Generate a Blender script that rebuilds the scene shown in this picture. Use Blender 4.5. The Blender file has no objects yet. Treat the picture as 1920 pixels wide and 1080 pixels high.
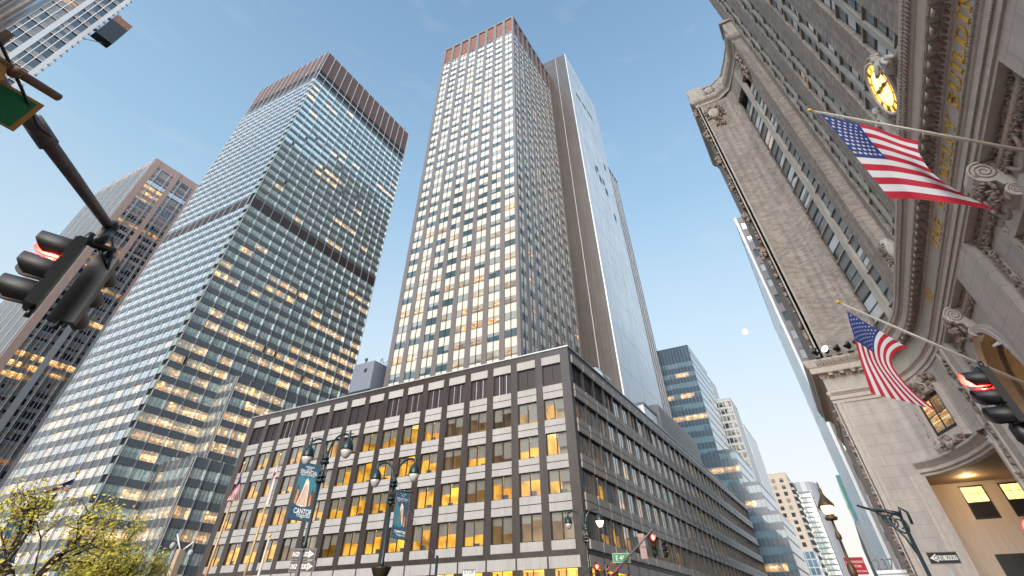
import bpy, math, random
from mathutils import Vector, Matrix
R=math.radians; rnd=random.Random(7)
C=bpy.context.scene.collection
sc=bpy.context.scene
# ------------------------------------------------------------ camera (calibrated)
EYE=Vector((0,0,1.7))
RM=Matrix(((0.48983093,-0.64352687,-0.58816565),(-0.87181073,-0.36421202,-0.32756016),(-0.00342323,0.67321822,-0.73943594)))
# rows: world axes seen in camera space ; world = RM @ cam
cam=bpy.data.cameras.new('camera'); co=bpy.data.objects.new('camera',cam); C.objects.link(co)
mw=RM.to_4x4(); mw.translation=EYE; co.matrix_world=mw
cam.sensor_width=36; cam.lens=855/1920*36; cam.shift_x=(960-952)/1920; cam.shift_y=(243-540)/1920
cam.clip_start=.1; cam.clip_end=9000
sc.camera=co
def ray(x,y):
    v=Vector((x-952,-(y-243),-855)); return (RM@v).normalized()
def proj(p):
    c=RM.transposed()@(Vector(p)-EYE)
    if c.z>-.01: return None
    return (952+855*c.x/-c.z,243-855*c.y/-c.z)
def hit(x,y,ax,val):
    d=ray(x,y); t=(val-EYE[ax])/d[ax]; return EYE+d*t
# ------------------------------------------------------------ world and sun
SUN_EL=R(20); SUN_AZ=R(190)   # direction towards the sun, maths azimuth (x east)
w=bpy.data.worlds.new('World'); sc.world=w; w.use_nodes=True
nt=w.node_tree; nt.nodes.clear()
N=nt.nodes.new; L=nt.links.new
sky=N('ShaderNodeTexSky'); sky.sky_type='NISHITA'; sky.sun_disc=False
sky.sun_elevation=SUN_EL; sky.sun_rotation=math.pi/2-SUN_AZ
sky.air_density=1.0; sky.dust_density=3; sky.ozone_density=2.2; sky.altitude=10
bg=N('ShaderNodeBackground'); bg.inputs[1].default_value=.15
# pale dusk haze that thickens towards the horizon, and faint high cloud, both by true direction
tc=N('ShaderNodeTexCoord'); sx=N('ShaderNodeSeparateXYZ'); L(tc.outputs['Generated'],sx.inputs[0])
def ramp(stops):
    r=N('ShaderNodeValToRGB'); e=r.color_ramp.elements
    while len(e)<len(stops): e.new(.5)
    for q,(p,c) in zip(e,stops): q.position=p; q.color=(*c,1)
    L(sx.outputs[2],r.inputs[0]); return r
hz=ramp([(0,(1,.90,.80)),(.07,(.94,.89,.84)),(.16,(.84,.87,.88)),(.35,(.63,.77,.86)),(.6,(.38,.595,.77)),(.9,(.255,.45,.65))])
hf=ramp([(0,(.97,)*3),(.2,(.93,)*3),(.5,(.8,)*3),(.8,(.55,)*3),(1,(.4,)*3)])
sc1=N('ShaderNodeVectorMath'); sc1.operation='SCALE'; sc1.inputs['Scale'].default_value=3.12; L(hz.outputs[0],sc1.inputs[0])
mx=N('ShaderNodeMix'); mx.data_type='RGBA'; L(hf.outputs[0],mx.inputs[0]); L(sky.outputs[0],mx.inputs[6]); L(sc1.outputs[0],mx.inputs[7])
mp=N('ShaderNodeMapping'); mp.inputs['Scale'].default_value=(2,5,12); mp.inputs['Rotation'].default_value=(0,0,.6)
no=N('ShaderNodeTexNoise'); no.inputs['Scale'].default_value=2.3; no.inputs['Detail'].default_value=7; no.inputs['Roughness'].default_value=.6
cr=N('ShaderNodeValToRGB'); cr.color_ramp.elements[0].position=.55; cr.color_ramp.elements[1].position=.85; cr.color_ramp.elements[1].color=(.16,.16,.16,1)
L(tc.outputs['Generated'],mp.inputs[0]); L(mp.outputs[0],no.inputs[0]); L(no.outputs[0],cr.inputs[0])
m2=N('ShaderNodeMix'); m2.data_type='RGBA'; L(cr.outputs[0],m2.inputs[0]); L(mx.outputs[2],m2.inputs[6]); m2.inputs[7].default_value=(2.5,2.35,2.3,1)
# brighter, warmer western sky, widened southward as added fill for shaded walls
dt=N('ShaderNodeVectorMath'); dt.operation='DOT_PRODUCT'; dt.inputs[1].default_value=(-.82,-.47,.3); L(tc.outputs['Generated'],dt.inputs[0])
wr=N('ShaderNodeValToRGB'); wr.color_ramp.elements[0].position=.06; wr.color_ramp.elements[0].color=(0,0,0,1); wr.color_ramp.elements[1].position=1; wr.color_ramp.elements[1].color=(.97,.94,.9,1); L(dt.outputs['Value'],wr.inputs[0])
wa=N('ShaderNodeVectorMath'); wa.operation='MULTIPLY_ADD'; wa.inputs[1].default_value=(2.9,2.75,2.65); wa.inputs[2].default_value=(1,1,1); L(wr.outputs[0],wa.inputs[0])
wm_=N('ShaderNodeVectorMath'); wm_.operation='MULTIPLY'; L(m2.outputs[2],wm_.inputs[0]); L(wa.outputs[0],wm_.inputs[1]); L(wm_.outputs[0],bg.inputs[0])
ow=N('ShaderNodeOutputWorld'); L(bg.outputs[0],ow.inputs[0])
sl=bpy.data.lights.new('sun','SUN'); sl.energy=1.3; sl.angle=R(50); sl.color=(1,.95,.9)
so=bpy.data.objects.new('sun',sl); C.objects.link(so)
sd=Vector((math.cos(SUN_EL)*math.cos(SUN_AZ),math.cos(SUN_EL)*math.sin(SUN_AZ),math.sin(SUN_EL)))
so.rotation_euler=sd.to_track_quat('Z','Y').to_euler()
sc.view_settings.view_transform='Standard'; sc.view_settings.look='None'
sc.view_settings.exposure=1.2; sc.view_settings.gamma=1
try:
    sc.cycles.max_bounces=6; sc.cycles.diffuse_bounces=3; sc.cycles.glossy_bounces=4; sc.cycles.transparent_max_bounces=8
    sc.cycles.caustics_reflective=False; sc.cycles.caustics_refractive=False
except Exception: pass
# ------------------------------------------------------------ materials
def nodes(name):
    m=bpy.data.materials.new(name); m.use_nodes=True; t=m.node_tree
    return m,t,t.nodes['Principled BSDF']
def setin(b,**k):
    for a,v in k.items():
        n={'rough':'Roughness','metal':'Metallic','ior':'IOR','spec':'Specular IOR Level','ems':'Emission Strength','coat':'Coat Weight'}[a]
        b.inputs[n].default_value=v
def c4(c): return (c[0],c[1],c[2],1)
def mat(name,col,rough=.7,metal=0,var=.18,scale=1.2,bump=0,bscale=12,streak=0,**k):
    """noise-varied principled; streak adds vertical weathering"""
    m,t,b=nodes(name); n=t.nodes.new; l=t.links.new
    setin(b,rough=rough,metal=metal,**k)
    tc=n('ShaderNodeTexCoord'); no=n('ShaderNodeTexNoise'); no.inputs['Scale'].default_value=scale; no.inputs['Detail'].default_value=6
    mp=n('ShaderNodeMapping'); mp.inputs['Scale'].default_value=(1,1,.25 if streak else 1)
    l(tc.outputs['Object'],mp.inputs[0]); l(mp.outputs[0],no.inputs[0])
    mx=n('ShaderNodeMix'); mx.data_type='RGBA'
    mx.inputs[6].default_value=c4([v*(1-var) for v in col]); mx.inputs[7].default_value=c4([min(1,v*(1+var)) for v in col])
    l(no.outputs[0],mx.inputs[0]); out=mx.outputs[2]
    if streak:
        m2=n('ShaderNodeMapping'); m2.inputs['Scale'].default_value=(6,6,.35); n2=n('ShaderNodeTexNoise'); n2.inputs['Scale'].default_value=1; n2.inputs['Detail'].default_value=5
        l(tc.outputs['Object'],m2.inputs[0]); l(m2.outputs[0],n2.inputs[0])
        r=n('ShaderNodeValToRGB'); r.color_ramp.elements[0].position=.35; r.color_ramp.elements[0].color=(1-streak,)*3+(1,); r.color_ramp.elements[1].position=.6
        l(n2.outputs[0],r.inputs[0]); m3=n('ShaderNodeMix'); m3.data_type='RGBA'; m3.blend_type='MULTIPLY'; m3.inputs[0].default_value=1
        l(out,m3.inputs[6]); l(r.outputs[0],m3.inputs[7]); out=m3.outputs[2]
    l(out,b.inputs['Base Color'])
    if bump:
        nb=n('ShaderNodeTexNoise'); nb.inputs['Scale'].default_value=bscale; nb.inputs['Detail'].default_value=4
        l(tc.outputs['Object'],nb.inputs[0]); bp=n('ShaderNodeBump'); bp.inputs['Strength'].default_value=bump; bp.inputs['Distance'].default_value=.02
        l(nb.outputs[0],bp.inputs['Height']); l(bp.outputs[0],b.inputs['Normal'])
    return m
def brick(name,c1,c2,mortar,bw=.9,bh=.3,rough=.8,ms=.02,var=.25,nscale=.35,bump=.35,streak=.2,off=.5,cc=.5):
    m,t,b=nodes(name); n=t.nodes.new; l=t.links.new; setin(b,rough=rough)
    g=n('ShaderNodeTexCoord'); s=n('ShaderNodeSeparateXYZ'); l(g.outputs['Object'],s.inputs[0])
    a=n('ShaderNodeMath'); a.operation='ADD'; l(s.outputs[0],a.inputs[0]); l(s.outputs[1],a.inputs[1])
    cb=n('ShaderNodeCombineXYZ'); l(a.outputs[0],cb.inputs[0]); l(s.outputs[2],cb.inputs[1])
    bt=n('ShaderNodeTexBrick'); bt.inputs['Scale'].default_value=1; bt.inputs['Brick Width'].default_value=bw; bt.inputs['Row Height'].default_value=bh
    bt.inputs['Mortar Size'].default_value=ms; bt.inputs['Color1'].default_value=c4(c1); bt.inputs['Color2'].default_value=c4(c2); bt.inputs['Mortar'].default_value=c4(mortar)
    bt.offset=off; bt.inputs['Bias'].default_value=0; l(cb.outputs[0],bt.inputs[0])
    no=n('ShaderNodeTexNoise'); no.inputs['Scale'].default_value=nscale; no.inputs['Detail'].default_value=9; no.inputs['Roughness'].default_value=.65; l(g.outputs['Object'],no.inputs[0])
    r=n('ShaderNodeValToRGB'); r.color_ramp.elements[0].position=.3; r.color_ramp.elements[0].color=(1-var,)*3+(1,); r.color_ramp.elements[1].position=.7; r.color_ramp.elements[1].color=(1,1,1,1)
    l(no.outputs[0],r.inputs[0]); mx=n('ShaderNodeMix'); mx.data_type='RGBA'; mx.blend_type='MULTIPLY'; mx.inputs[0].default_value=1
    l(bt.outputs[0],mx.inputs[6]); l(r.outputs[0],mx.inputs[7])
    m2=n('ShaderNodeMapping'); m2.inputs['Scale'].default_value=(1.1,1.1,.045); n2=n('ShaderNodeTexNoise'); n2.inputs['Scale'].default_value=1.3; n2.inputs['Detail'].default_value=7; l(g.outputs['Object'],m2.inputs[0]); l(m2.outputs[0],n2.inputs[0])
    r2=n('ShaderNodeValToRGB'); r2.color_ramp.elements[0].position=.38; r2.color_ramp.elements[0].color=(1-streak,1-streak*1.05,1-streak*1.1,1); r2.color_ramp.elements[1].position=.58; l(n2.outputs[0],r2.inputs[0])
    m3=n('ShaderNodeMix'); m3.data_type='RGBA'; m3.blend_type='MULTIPLY'; m3.inputs[0].default_value=1; l(mx.outputs[2],m3.inputs[6]); l(r2.outputs[0],m3.inputs[7]); l(m3.outputs[2],b.inputs['Base Color'])
    bp=n('ShaderNodeBump'); bp.inputs['Strength'].default_value=bump; bp.inputs['Distance'].default_value=.02; bp.invert=True
    l(bt.outputs['Fac'],bp.inputs['Height']); l(bp.outputs[0],b.inputs['Normal'])
    return m
def window_mat(name,base=(.02,.03,.035),curtain=(.35,.38,.34),ior=2.2,rough=.04,warm=((.75,.28,.05),(1,.62,.2),(1,.88,.6)),strength=1.3,panes=0,tint=(1,1,1),metal=0):
    """attribute wc: r=lit, g=blind height, b=random ; uv: u metres, v 0-1"""
    m,t,b=nodes(name); n=t.nodes.new; l=t.links.new; setin(b,rough=rough,ior=ior,metal=metal)
    b.inputs['Specular Tint'].default_value=c4(tint)
    at=n('ShaderNodeAttribute'); at.attribute_name='wc'; sp=n('ShaderNodeSeparateColor'); l(at.outputs['Color'],sp.inputs[0])
    uv=n('ShaderNodeUVMap'); uv.uv_map='uv'; su=n('ShaderNodeSeparateXYZ'); l(uv.outputs[0],su.inputs[0])
    def M(op,a,bb):
        q=n('ShaderNodeMath'); q.operation=op
        for i,x in enumerate((a,bb)):
            if isinstance(x,(int,float)): q.inputs[i].default_value=x
            elif x is not None: l(x,q.inputs[i])
        return q.outputs[0]
    hv=M('SUBTRACT',1.0,sp.outputs[1]); isb=M('GREATER_THAN',su.outputs[1],hv)   # blind
    # interior streaks
    cb=n('ShaderNodeCombineXYZ'); l(M('ADD',M('MULTIPLY',su.outputs[0],.55),M('MULTIPLY',sp.outputs[2],37.)),cb.inputs[0]); l(M('MULTIPLY',su.outputs[1],2.4),cb.inputs[1]); l(M('MULTIPLY',sp.outputs[2],91.),cb.inputs[2])
    no=n('ShaderNodeTexNoise'); no.inputs['Scale'].default_value=1.3; no.inputs['Detail'].default_value=2.5; no.inputs['Distortion'].default_value=.4; l(cb.outputs[0],no.inputs[0])
    r=n('ShaderNodeValToRGB'); e=r.color_ramp.elements; e[0].position=.3; e[0].color=c4([v*.35 for v in warm[0]]); e[1].position=.8; e[1].color=c4(warm[2])
    e2=e.new(.45); e2.color=c4(warm[0]); e3=e.new(.62); e3.color=c4(warm[1])
    l(no.outputs[0],r.inputs[0])
    mixc=n('ShaderNodeMix'); mixc.data_type='RGBA'; mixc.inputs[6].default_value=c4(base); mixc.inputs[7].default_value=c4(curtain); l(isb,mixc.inputs[0]); l(mixc.outputs[2],b.inputs['Base Color'])
    # rows of ceiling strip lamps, broken along the facade, and dark furniture near the sill
    fr=M('FRACT',M('ADD',M('MULTIPLY',su.outputs[1],2.6),M('MULTIPLY',sp.outputs[2],5.3)),None)
    ln=M('LESS_THAN',M('ABSOLUTE',M('SUBTRACT',fr,.5),None),.1)
    n2=n('ShaderNodeTexNoise'); n2.inputs['Scale'].default_value=1.0; n2.inputs['Detail'].default_value=1; cb2=n('ShaderNodeCombineXYZ'); l(M('ADD',M('MULTIPLY',su.outputs[0],.9),M('MULTIPLY',sp.outputs[2],53.)),cb2.inputs[0]); l(M('MULTIPLY',M('FLOOR',M('MULTIPLY',su.outputs[1],3.0),None),7.7),cb2.inputs[1]); l(cb2.outputs[0],n2.inputs[0])
    lamp=M('MULTIPLY',ln,M('GREATER_THAN',n2.outputs[0],.52))
    furn=M('MULTIPLY',M('LESS_THAN',su.outputs[1],M('MULTIPLY',n2.outputs[0],.55)),.55)
    lm=n('ShaderNodeMix'); lm.data_type='RGBA'; lm.inputs[7].default_value=(1.6,1.25,.75,1); l(lamp,lm.inputs[0]); l(r.outputs[0],lm.inputs[6]); 
    l(lm.outputs[2],b.inputs['Emission Color'])
    vis=M('SUBTRACT',1.0,M('MULTIPLY',isb,.8)); l(M('MULTIPLY',M('MULTIPLY',M('MULTIPLY',sp.outputs[0],vis),M('SUBTRACT',1.0,furn)),M('ADD',M('MULTIPLY',sp.outputs[2],strength*.55),strength*.26)),b.inputs['Emission Strength'])
    return m
def emit(name,col,s):
    m,t,b=nodes(name); b.inputs['Base Color'].default_value=c4([v*.3 for v in col]); b.inputs['Emission Color'].default_value=c4(col); b.inputs['Emission Strength'].default_value=s; return m
def glassy(name,tint=(.9,.95,1),ior=1.7,mixf=1):
    m,t,b=nodes(name); n=t.nodes.new; l=t.links.new
    g=n('ShaderNodeBsdfGlossy'); g.inputs[0].default_value=c4(tint); g.inputs[1].default_value=.03
    tr=n('ShaderNodeBsdfTransparent'); tr.inputs[0].default_value=(.82,.85,.83,1)
    f=n('ShaderNodeLayerWeight'); f.inputs[0].default_value=.5; p=n('ShaderNodeMath'); p.operation='POWER'; p.inputs[1].default_value=2.3; l(f.outputs['Facing'],p.inputs[0])
    q=n('ShaderNodeMapRange'); q.inputs['To Min'].default_value=.05; q.inputs['To Max'].default_value=.95; l(p.outputs[0],q.inputs[0])
    mx=n('ShaderNodeMixShader'); l(q.outputs[0],mx.inputs[0]); l(tr.outputs[0],mx.inputs[1]); l(g.outputs[0],mx.inputs[2])
    l(mx.outputs[0],t.nodes['Material Output'].inputs[0]); return m
# ------------------------------------------------------------ mesh builder
class MB:
    def __init__(s): s.v=[]; s.f=[]; s.m=[]; s.mats=[]; s.a=[]; s.uv=[]; s.sm=[]; s.any=False
    def mi(s,m):
        if m not in s.mats: s.mats.append(m)
        return s.mats.index(m)
    def poly(s,pts,m,a=None,uv=None,sm=False):
        i=len(s.v); s.v+= [tuple(p) for p in pts]; s.f.append(tuple(range(i,i+len(pts)))); s.m.append(s.mi(m)); s.sm.append(sm)
        s.a.append(a); s.uv.append(uv)
        if a: s.any=True
    def mesh(s,vs,fs,m,sm=False):
        i=len(s.v); s.v+=[tuple(p) for p in vs]; k=s.mi(m)
        for f in fs: s.f.append(tuple(i+j for j in f)); s.m.append(k); s.sm.append(sm); s.a.append(None); s.uv.append(None)
    def box(s,F,u0,u1,v0,v1,w0,w1,m,skip=''):
        P=lambda u,v,w:F(u,v,w)
        vs=[P(u0,v0,w0),P(u1,v0,w0),P(u1,v1,w0),P(u0,v1,w0),P(u0,v0,w1),P(u1,v0,w1),P(u1,v1,w1),P(u0,v1,w1)]
        fs={'b':(0,3,2,1),'f':(4,5,6,7),'d':(0,1,5,4),'t':(3,7,6,2),'l':(0,4,7,3),'r':(1,2,6,5)}
        s.mesh(vs,[f for k,f in fs.items() if k not in skip],m)
    def tube(s,path,rad,m,n=10,cap=True,sm=True):
        path=[Vector(p) for p in path]; k=len(path)
        if not isinstance(rad,(list,tuple)): rad=[rad]*k
        vs=[];fs=[]; up=None
        for i,p in enumerate(path):
            t=(path[min(i+1,k-1)]-path[max(i-1,0)]).normalized()
            if up is None: up=t.orthogonal().normalized()
            up=(up-t*up.dot(t)); up=up.normalized() if up.length>1e-6 else t.orthogonal().normalized()
            sd=t.cross(up)
            for j in range(n):
                a=2*math.pi*j/n; vs.append(p+up*math.cos(a)*rad[i]+sd*math.sin(a)*rad[i])
        for i in range(k-1):
            for j in range(n): fs.append((i*n+j,i*n+(j+1)%n,(i+1)*n+(j+1)%n,(i+1)*n+j))
        if cap: fs.append(tuple(range(n-1,-1,-1))); fs.append(tuple((k-1)*n+j for j in range(n)))
        s.mesh(vs,fs,m,sm)
    def lathe(s,c,prof,m,n=16,flute=0,axis=None,sm=True):
        """prof: (radius,height) ; axis optional rotation matrix"""
        c=Vector(c); vs=[];fs=[];k=len(prof)
        for r,h in prof:
            for j in range(n):
                a=2*math.pi*j/n; rr=r*(1-flute*(j%2)); q=Vector((rr*math.cos(a),rr*math.sin(a),h))
                vs.append(c+(axis@q if axis else q))
        for i in range(k-1):
            for j in range(n): fs.append((i*n+j,i*n+(j+1)%n,(i+1)*n+(j+1)%n,(i+1)*n+j))
        fs.append(tuple(range(n-1,-1,-1))); fs.append(tuple((k-1)*n+j for j in range(n)))
        s.mesh(vs,fs,m,sm)
    def blob(s,c,rx,ry,rz,m,n=8,k=5,rot=None):
        c=Vector(c); vs=[];fs=[]
        for i in range(k+1):
            t=math.pi*i/k
            for j in range(n):
                a=2*math.pi*j/n; q=Vector((rx*math.sin(t)*math.cos(a),ry*math.sin(t)*math.sin(a),rz*math.cos(t)))
                vs.append(c+(rot@q if rot else q))
        for i in range(k):
            for j in range(n): fs.append((i*n+j,(i+1)*n+j,(i+1)*n+(j+1)%n,i*n+(j+1)%n))
        s.mesh(vs,fs,m,True)
    def build(s,name,parent=None,label=None,cat=None,group=None,kind=None,org=None):
        me=bpy.data.meshes.new(name)
        o=WL.get(parent.name,Vector((0,0,0))) if parent else (Vector(org) if org is not None else Vector((0,0,0)))
        me.from_pydata([Vector(p)-o for p in s.v],[],s.f)
        for m in s.mats: me.materials.append(m)
        me.polygons.foreach_set('material_index',s.m); me.polygons.foreach_set('use_smooth',s.sm)
        if s.any:
            at=me.color_attributes.new('wc','FLOAT_COLOR','CORNER'); ul=me.uv_layers.new(name='uv'); ca=[];cu=[]
            for f,a,uv in zip(s.f,s.a,s.uv):
                for i in range(len(f)):
                    ca+= list(a)+[1] if a else [0,0,0,1]; cu+= list(uv[i]) if uv else [0,0]
            at.data.foreach_set('color',ca); ul.data.foreach_set('uv',cu)
        me.update()
        ob=bpy.data.objects.new(name,me); C.objects.link(ob); WL[ob.name]=o
        if parent: ob.parent=parent
        elif org is not None: ob.location=o
        tag(ob,label,cat,group,kind); return ob
def tag(o,label=None,cat=None,group=None,kind=None):
    for k,v in (('label',label),('category',cat),('group',group),('kind',kind)):
        if v: o[k]=v
    return o
def thing(name,label,cat,loc=(0,0,0),group=None):
    # Empty at the base of the thing; parts are built in world coordinates and compensated
    o=bpy.data.objects.new(name,None); C.objects.link(o); o.empty_display_size=.5
    o.location=loc; WL[o.name]=Vector(loc); tag(o,label,cat,group); return o
WL={}
def FW(x0): return lambda u,v,w: Vector((x0-w,u,v))      # west face (normal -x): u=y v=z
def FS(y0): return lambda u,v,w: Vector((u,y0-w,v))      # south face (normal -y): u=x
def FN(y0): return lambda u,v,w: Vector((u,y0+w,v))      # north face (normal +y)
def FE(x0): return lambda u,v,w: Vector((x0+w,u,v))
def FZ(u,v,w): return Vector((u,v,w))
def win_parts(parent,cells,name='window',cap=100):
    """cells: list of (fn(mb), world centre, area); the largest in view become parts, the rest one stuff part"""
    sc_=[]
    for fn,c,a in cells:
        p=proj(c); s=0
        if p and -60<p[0]<1980 and -60<p[1]<1140: s=a/max(1,(Vector(c)-EYE).length_squared)
        sc_.append(s)
    idx=sorted(range(len(cells)),key=lambda i:-sc_[i]); big=set(idx[:cap]); rest=MB()
    for i,(fn,c,a) in enumerate(cells):
        if i in big:
            mb=MB(); fn(mb); mb.build(name,parent)
        else: fn(rest)
    if rest.f: rest.build(name,parent,kind='stuff')
def pane(mb,F,u0,u1,v0,v1,w,m,lit,blind,jit=.006,rn=None):
    j=[rnd.uniform(-jit,jit) for _ in range(3)]; j.append(j[0]+j[2]-j[1]); r=rnd.random() if rn is None else rn
    mb.poly([F(u0,v0,w+j[0]),F(u1,v0,w+j[1]),F(u1,v1,w+j[2]),F(u0,v1,w+j[3])],m,(lit,blind,r),[(u0,0),(u1,0),(u1,1),(u0,1)])
# ------------------------------------------------------------ shared materials
M=dict(
 asphalt=mat('asphalt',(.05,.05,.052),.85,bump=.4,bscale=60), pave=mat('pavement',(.27,.26,.25),.85,bump=.2,scale=.6), kerbm=mat('kerb_stone',(.3,.29,.28),.8),
 line=mat('road_paint',(.7,.7,.68),.6), yline=mat('yellow_paint',(.6,.42,.06),.6),
 podbrick=brick('dark_brown_brick',(.058,.043,.04),(.044,.034,.032),(.07,.06,.056),.42,.14,ms=.012,rough=.27,var=.3,bump=.12),
 panel=mat('precast_panel',(.375,.36,.345),.75,var=.16,scale=.5,streak=.13,bump=.05),
 frame=mat('bronze_frame',(.05,.042,.038),.4,.5,var=.1), louvre=mat('dark_louvre',(.035,.028,.032),.5,.3,var=.3,scale=6),
 coping=mat('metal_coping',(.5,.52,.54),.4,.6,var=.1), roofm=mat('roof_membrane',(.12,.12,.12),.9),
 blind=mat('fabric_blind',(.24,.215,.19),.9,var=.12,scale=.5), room=None,
 tpier=mat('taupe_brick_pier',(.145,.13,.128),.3,var=.12,scale=.5,streak=.12), cream=mat('cream_spandrel',(.55,.52,.45),.55,var=.07,scale=1.5),
 slabbrick=brick('brown_brick_slab',(.078,.062,.055),(.064,.053,.048),(.10,.086,.08),1.2,.4,ms=.02,rough=.32,var=.3,nscale=.12,bump=.15),
 rust=mat('rust_louvre',(.24,.11,.075),.6,.1,var=.35,scale=1.5,streak=.3),
 glazed=brick('glazed_grey_brick',(.60,.63,.66),(.56,.59,.62),(.48,.51,.54),2.4,.8,ms=.012,rough=.13,var=.18,nscale=.08,bump=.08),
 spand=mat('grey_glass_spandrel',(.12,.135,.15),.3,var=.15,scale=.3), steel=mat('brushed_steel_mullion',(.62,.61,.6),.38,.75,var=.08),
 brownband=mat('brown_louvre_band',(.15,.085,.07),.5,.2,var=.25,scale=1.2,streak=.2), darkband=mat('dark_louvre_band',(.06,.045,.045),.6,.2,var=.3,scale=2),
 colpanel=mat('pale_green_panel',(.5,.55,.5),.35,.2,var=.1), graypier=mat('grey_metal_pier',(.42,.43,.45),.35,.6,var=.1),
 pinkst=mat('rosy_granite',(.33,.235,.205),.5,var=.15,streak=.15), stone=brick('limestone_ashlar',(.62,.545,.49),(.57,.50,.45),(.43,.375,.33),2.2,.95,ms=.02,rough=.75,var=.22,nscale=.5,bump=.25,streak=.09),
 stonep=mat('carved_limestone',(.58,.505,.45),.8,var=.22,scale=2.5,bump=.5,bscale=9), stoned=mat('shade_toned_carving',(.33,.255,.21),.85,var=.4,scale=4,bump=.7,bscale=14),  # stoned: brown shade around the carving is put into its colour
 hbrick=brick('grey_tan_brick',(.53,.46,.40),(.34,.285,.245),(.41,.36,.32),.8,.2,ms=.02,rough=.85,var=.32,nscale=.5,bump=.6),
 hstone=mat('weathered_tower_stone',(.50,.46,.41),.85,var=.3,scale=1.5,bump=.4,bscale=6,streak=.25),
 gwin=mat('green_window_frame',(.045,.065,.055),.5,var=.2), gold=mat('gold_leaf',(.85,.5,.09),.35,.25,var=.1,scale=5),
 blue=mat('navy_glass_spandrel',(.05,.085,.12),.18,var=.2,scale=.3), greyblank=mat('grey_reflecting_metal',(.40,.46,.49),.2,.55,var=.1,scale=.15),
 lgrey=mat('pale_concrete',(.40,.415,.42),.7,var=.08,streak=.12), white=mat('white_paint',(.78,.78,.76),.5,var=.05), wht2=mat('white_brick',(.50,.515,.53),.6,var=.07,streak=.06),
 beige=mat('beige_brick',(.40,.335,.27),.8,var=.1,streak=.08), dgrey=mat('dark_grey_metal',(.10,.105,.115),.45,.4,var=.15), mgrey=mat('mid_grey_metal',(.24,.25,.265),.5,.3,var=.12),
 black=mat('black_enamel',(.012,.013,.014),.35,var=.2), lgreen=mat('green_black_lamp_paint',(.018,.034,.036),.3,.2,var=.3,scale=8), bronze=mat('bronze_basket',(.05,.038,.022),.45,.5,var=.3,scale=10),
 pole=mat('galvanised_pole',(.17,.15,.15),.5,.5,var=.25,scale=5,streak=.2), brown=mat('rusty_brown_pole',(.2,.115,.07),.6,.2,var=.3,scale=6),
 wpole=mat('ivory_flagpole',(.56,.5,.43),.35,var=.08), redc=mat('flag_red',(.40,.004,.022),.75,var=.06), bluec=mat('flag_blue',(.01,.032,.16),.75,var=.1), whitec=mat('flag_white',(.60,.58,.585),.8,var=.03),
 sgreen=mat('sign_green',(.0,.2,.07),.45,var=.1), sblack=mat('sign_black',(.012,.012,.014),.45,var=.1), swhite=mat('sign_white',(.66,.64,.6),.5,var=.06), sred=mat('sign_red',(.4,.015,.03),.5), gframe=mat('amber_sign_frame',(.55,.27,.06),.55,var=.2,scale=8),
 bark=mat('bark',(.045,.033,.026),.9,var=.4,scale=8,bump=.8,bscale=20), leaf=mat('young_leaf',(.50,.41,.05),.6,var=.35,scale=3), leaf2=mat('olive_leaf',(.38,.34,.03),.6,var=.3,scale=3),
 bannb=mat('banner_blue',(.004,.05,.095),.7,var=.12), bann2=mat('banner_navy',(.008,.05,.11),.7,var=.12), teal=mat('teal_glass',(.05,.16,.16),.12,.3,var=.2,scale=.3),
)
W=dict(
 pod=window_mat('podium_window',curtain=(.3,.28,.25),ior=1.8),
 t245=window_mat('tower_window',base=(.05,.09,.11),curtain=(.26,.29,.29),ior=1.85,strength=1.0),
 t277=window_mat('ribbon_window',base=(.62,.74,.72),curtain=(.86,1.0,.94),ior=2.4,strength=1.35,metal=.5,rough=.06),
 t277w=window_mat('ribbon_window_west',base=(.86,.93,.95),curtain=(.9,.95,.97),ior=2.2,strength=.8,rough=.14,metal=.72),
 t299=window_mat('dark_tower_window',base=(.012,.014,.025),curtain=(.2,.16,.15),ior=1.9,strength=1.2),
 helm=window_mat('sash_window',base=(.14,.19,.22),curtain=(.62,.68,.72),ior=2.8,strength=.75,warm=((.7,.33,.1),(.95,.55,.2),(1,.8,.5))),  # sash curtain tone is pale blue to stand for reflected sky
 bl=window_mat('navy_window',base=(.08,.14,.18),curtain=(.12,.2,.25),ior=1.6,strength=1.1),
 apt=window_mat('apartment_window',base=(.03,.03,.035),curtain=(.2,.19,.17),ior=1.7,strength=1.0),
 sky237=window_mat('pale_blue_curtain_glass',base=(.10,.22,.32),curtain=(.3,.4,.45),ior=1.7,strength=.5,rough=.12),
)
GL=glassy('clear_glass',ior=1.55)
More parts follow.
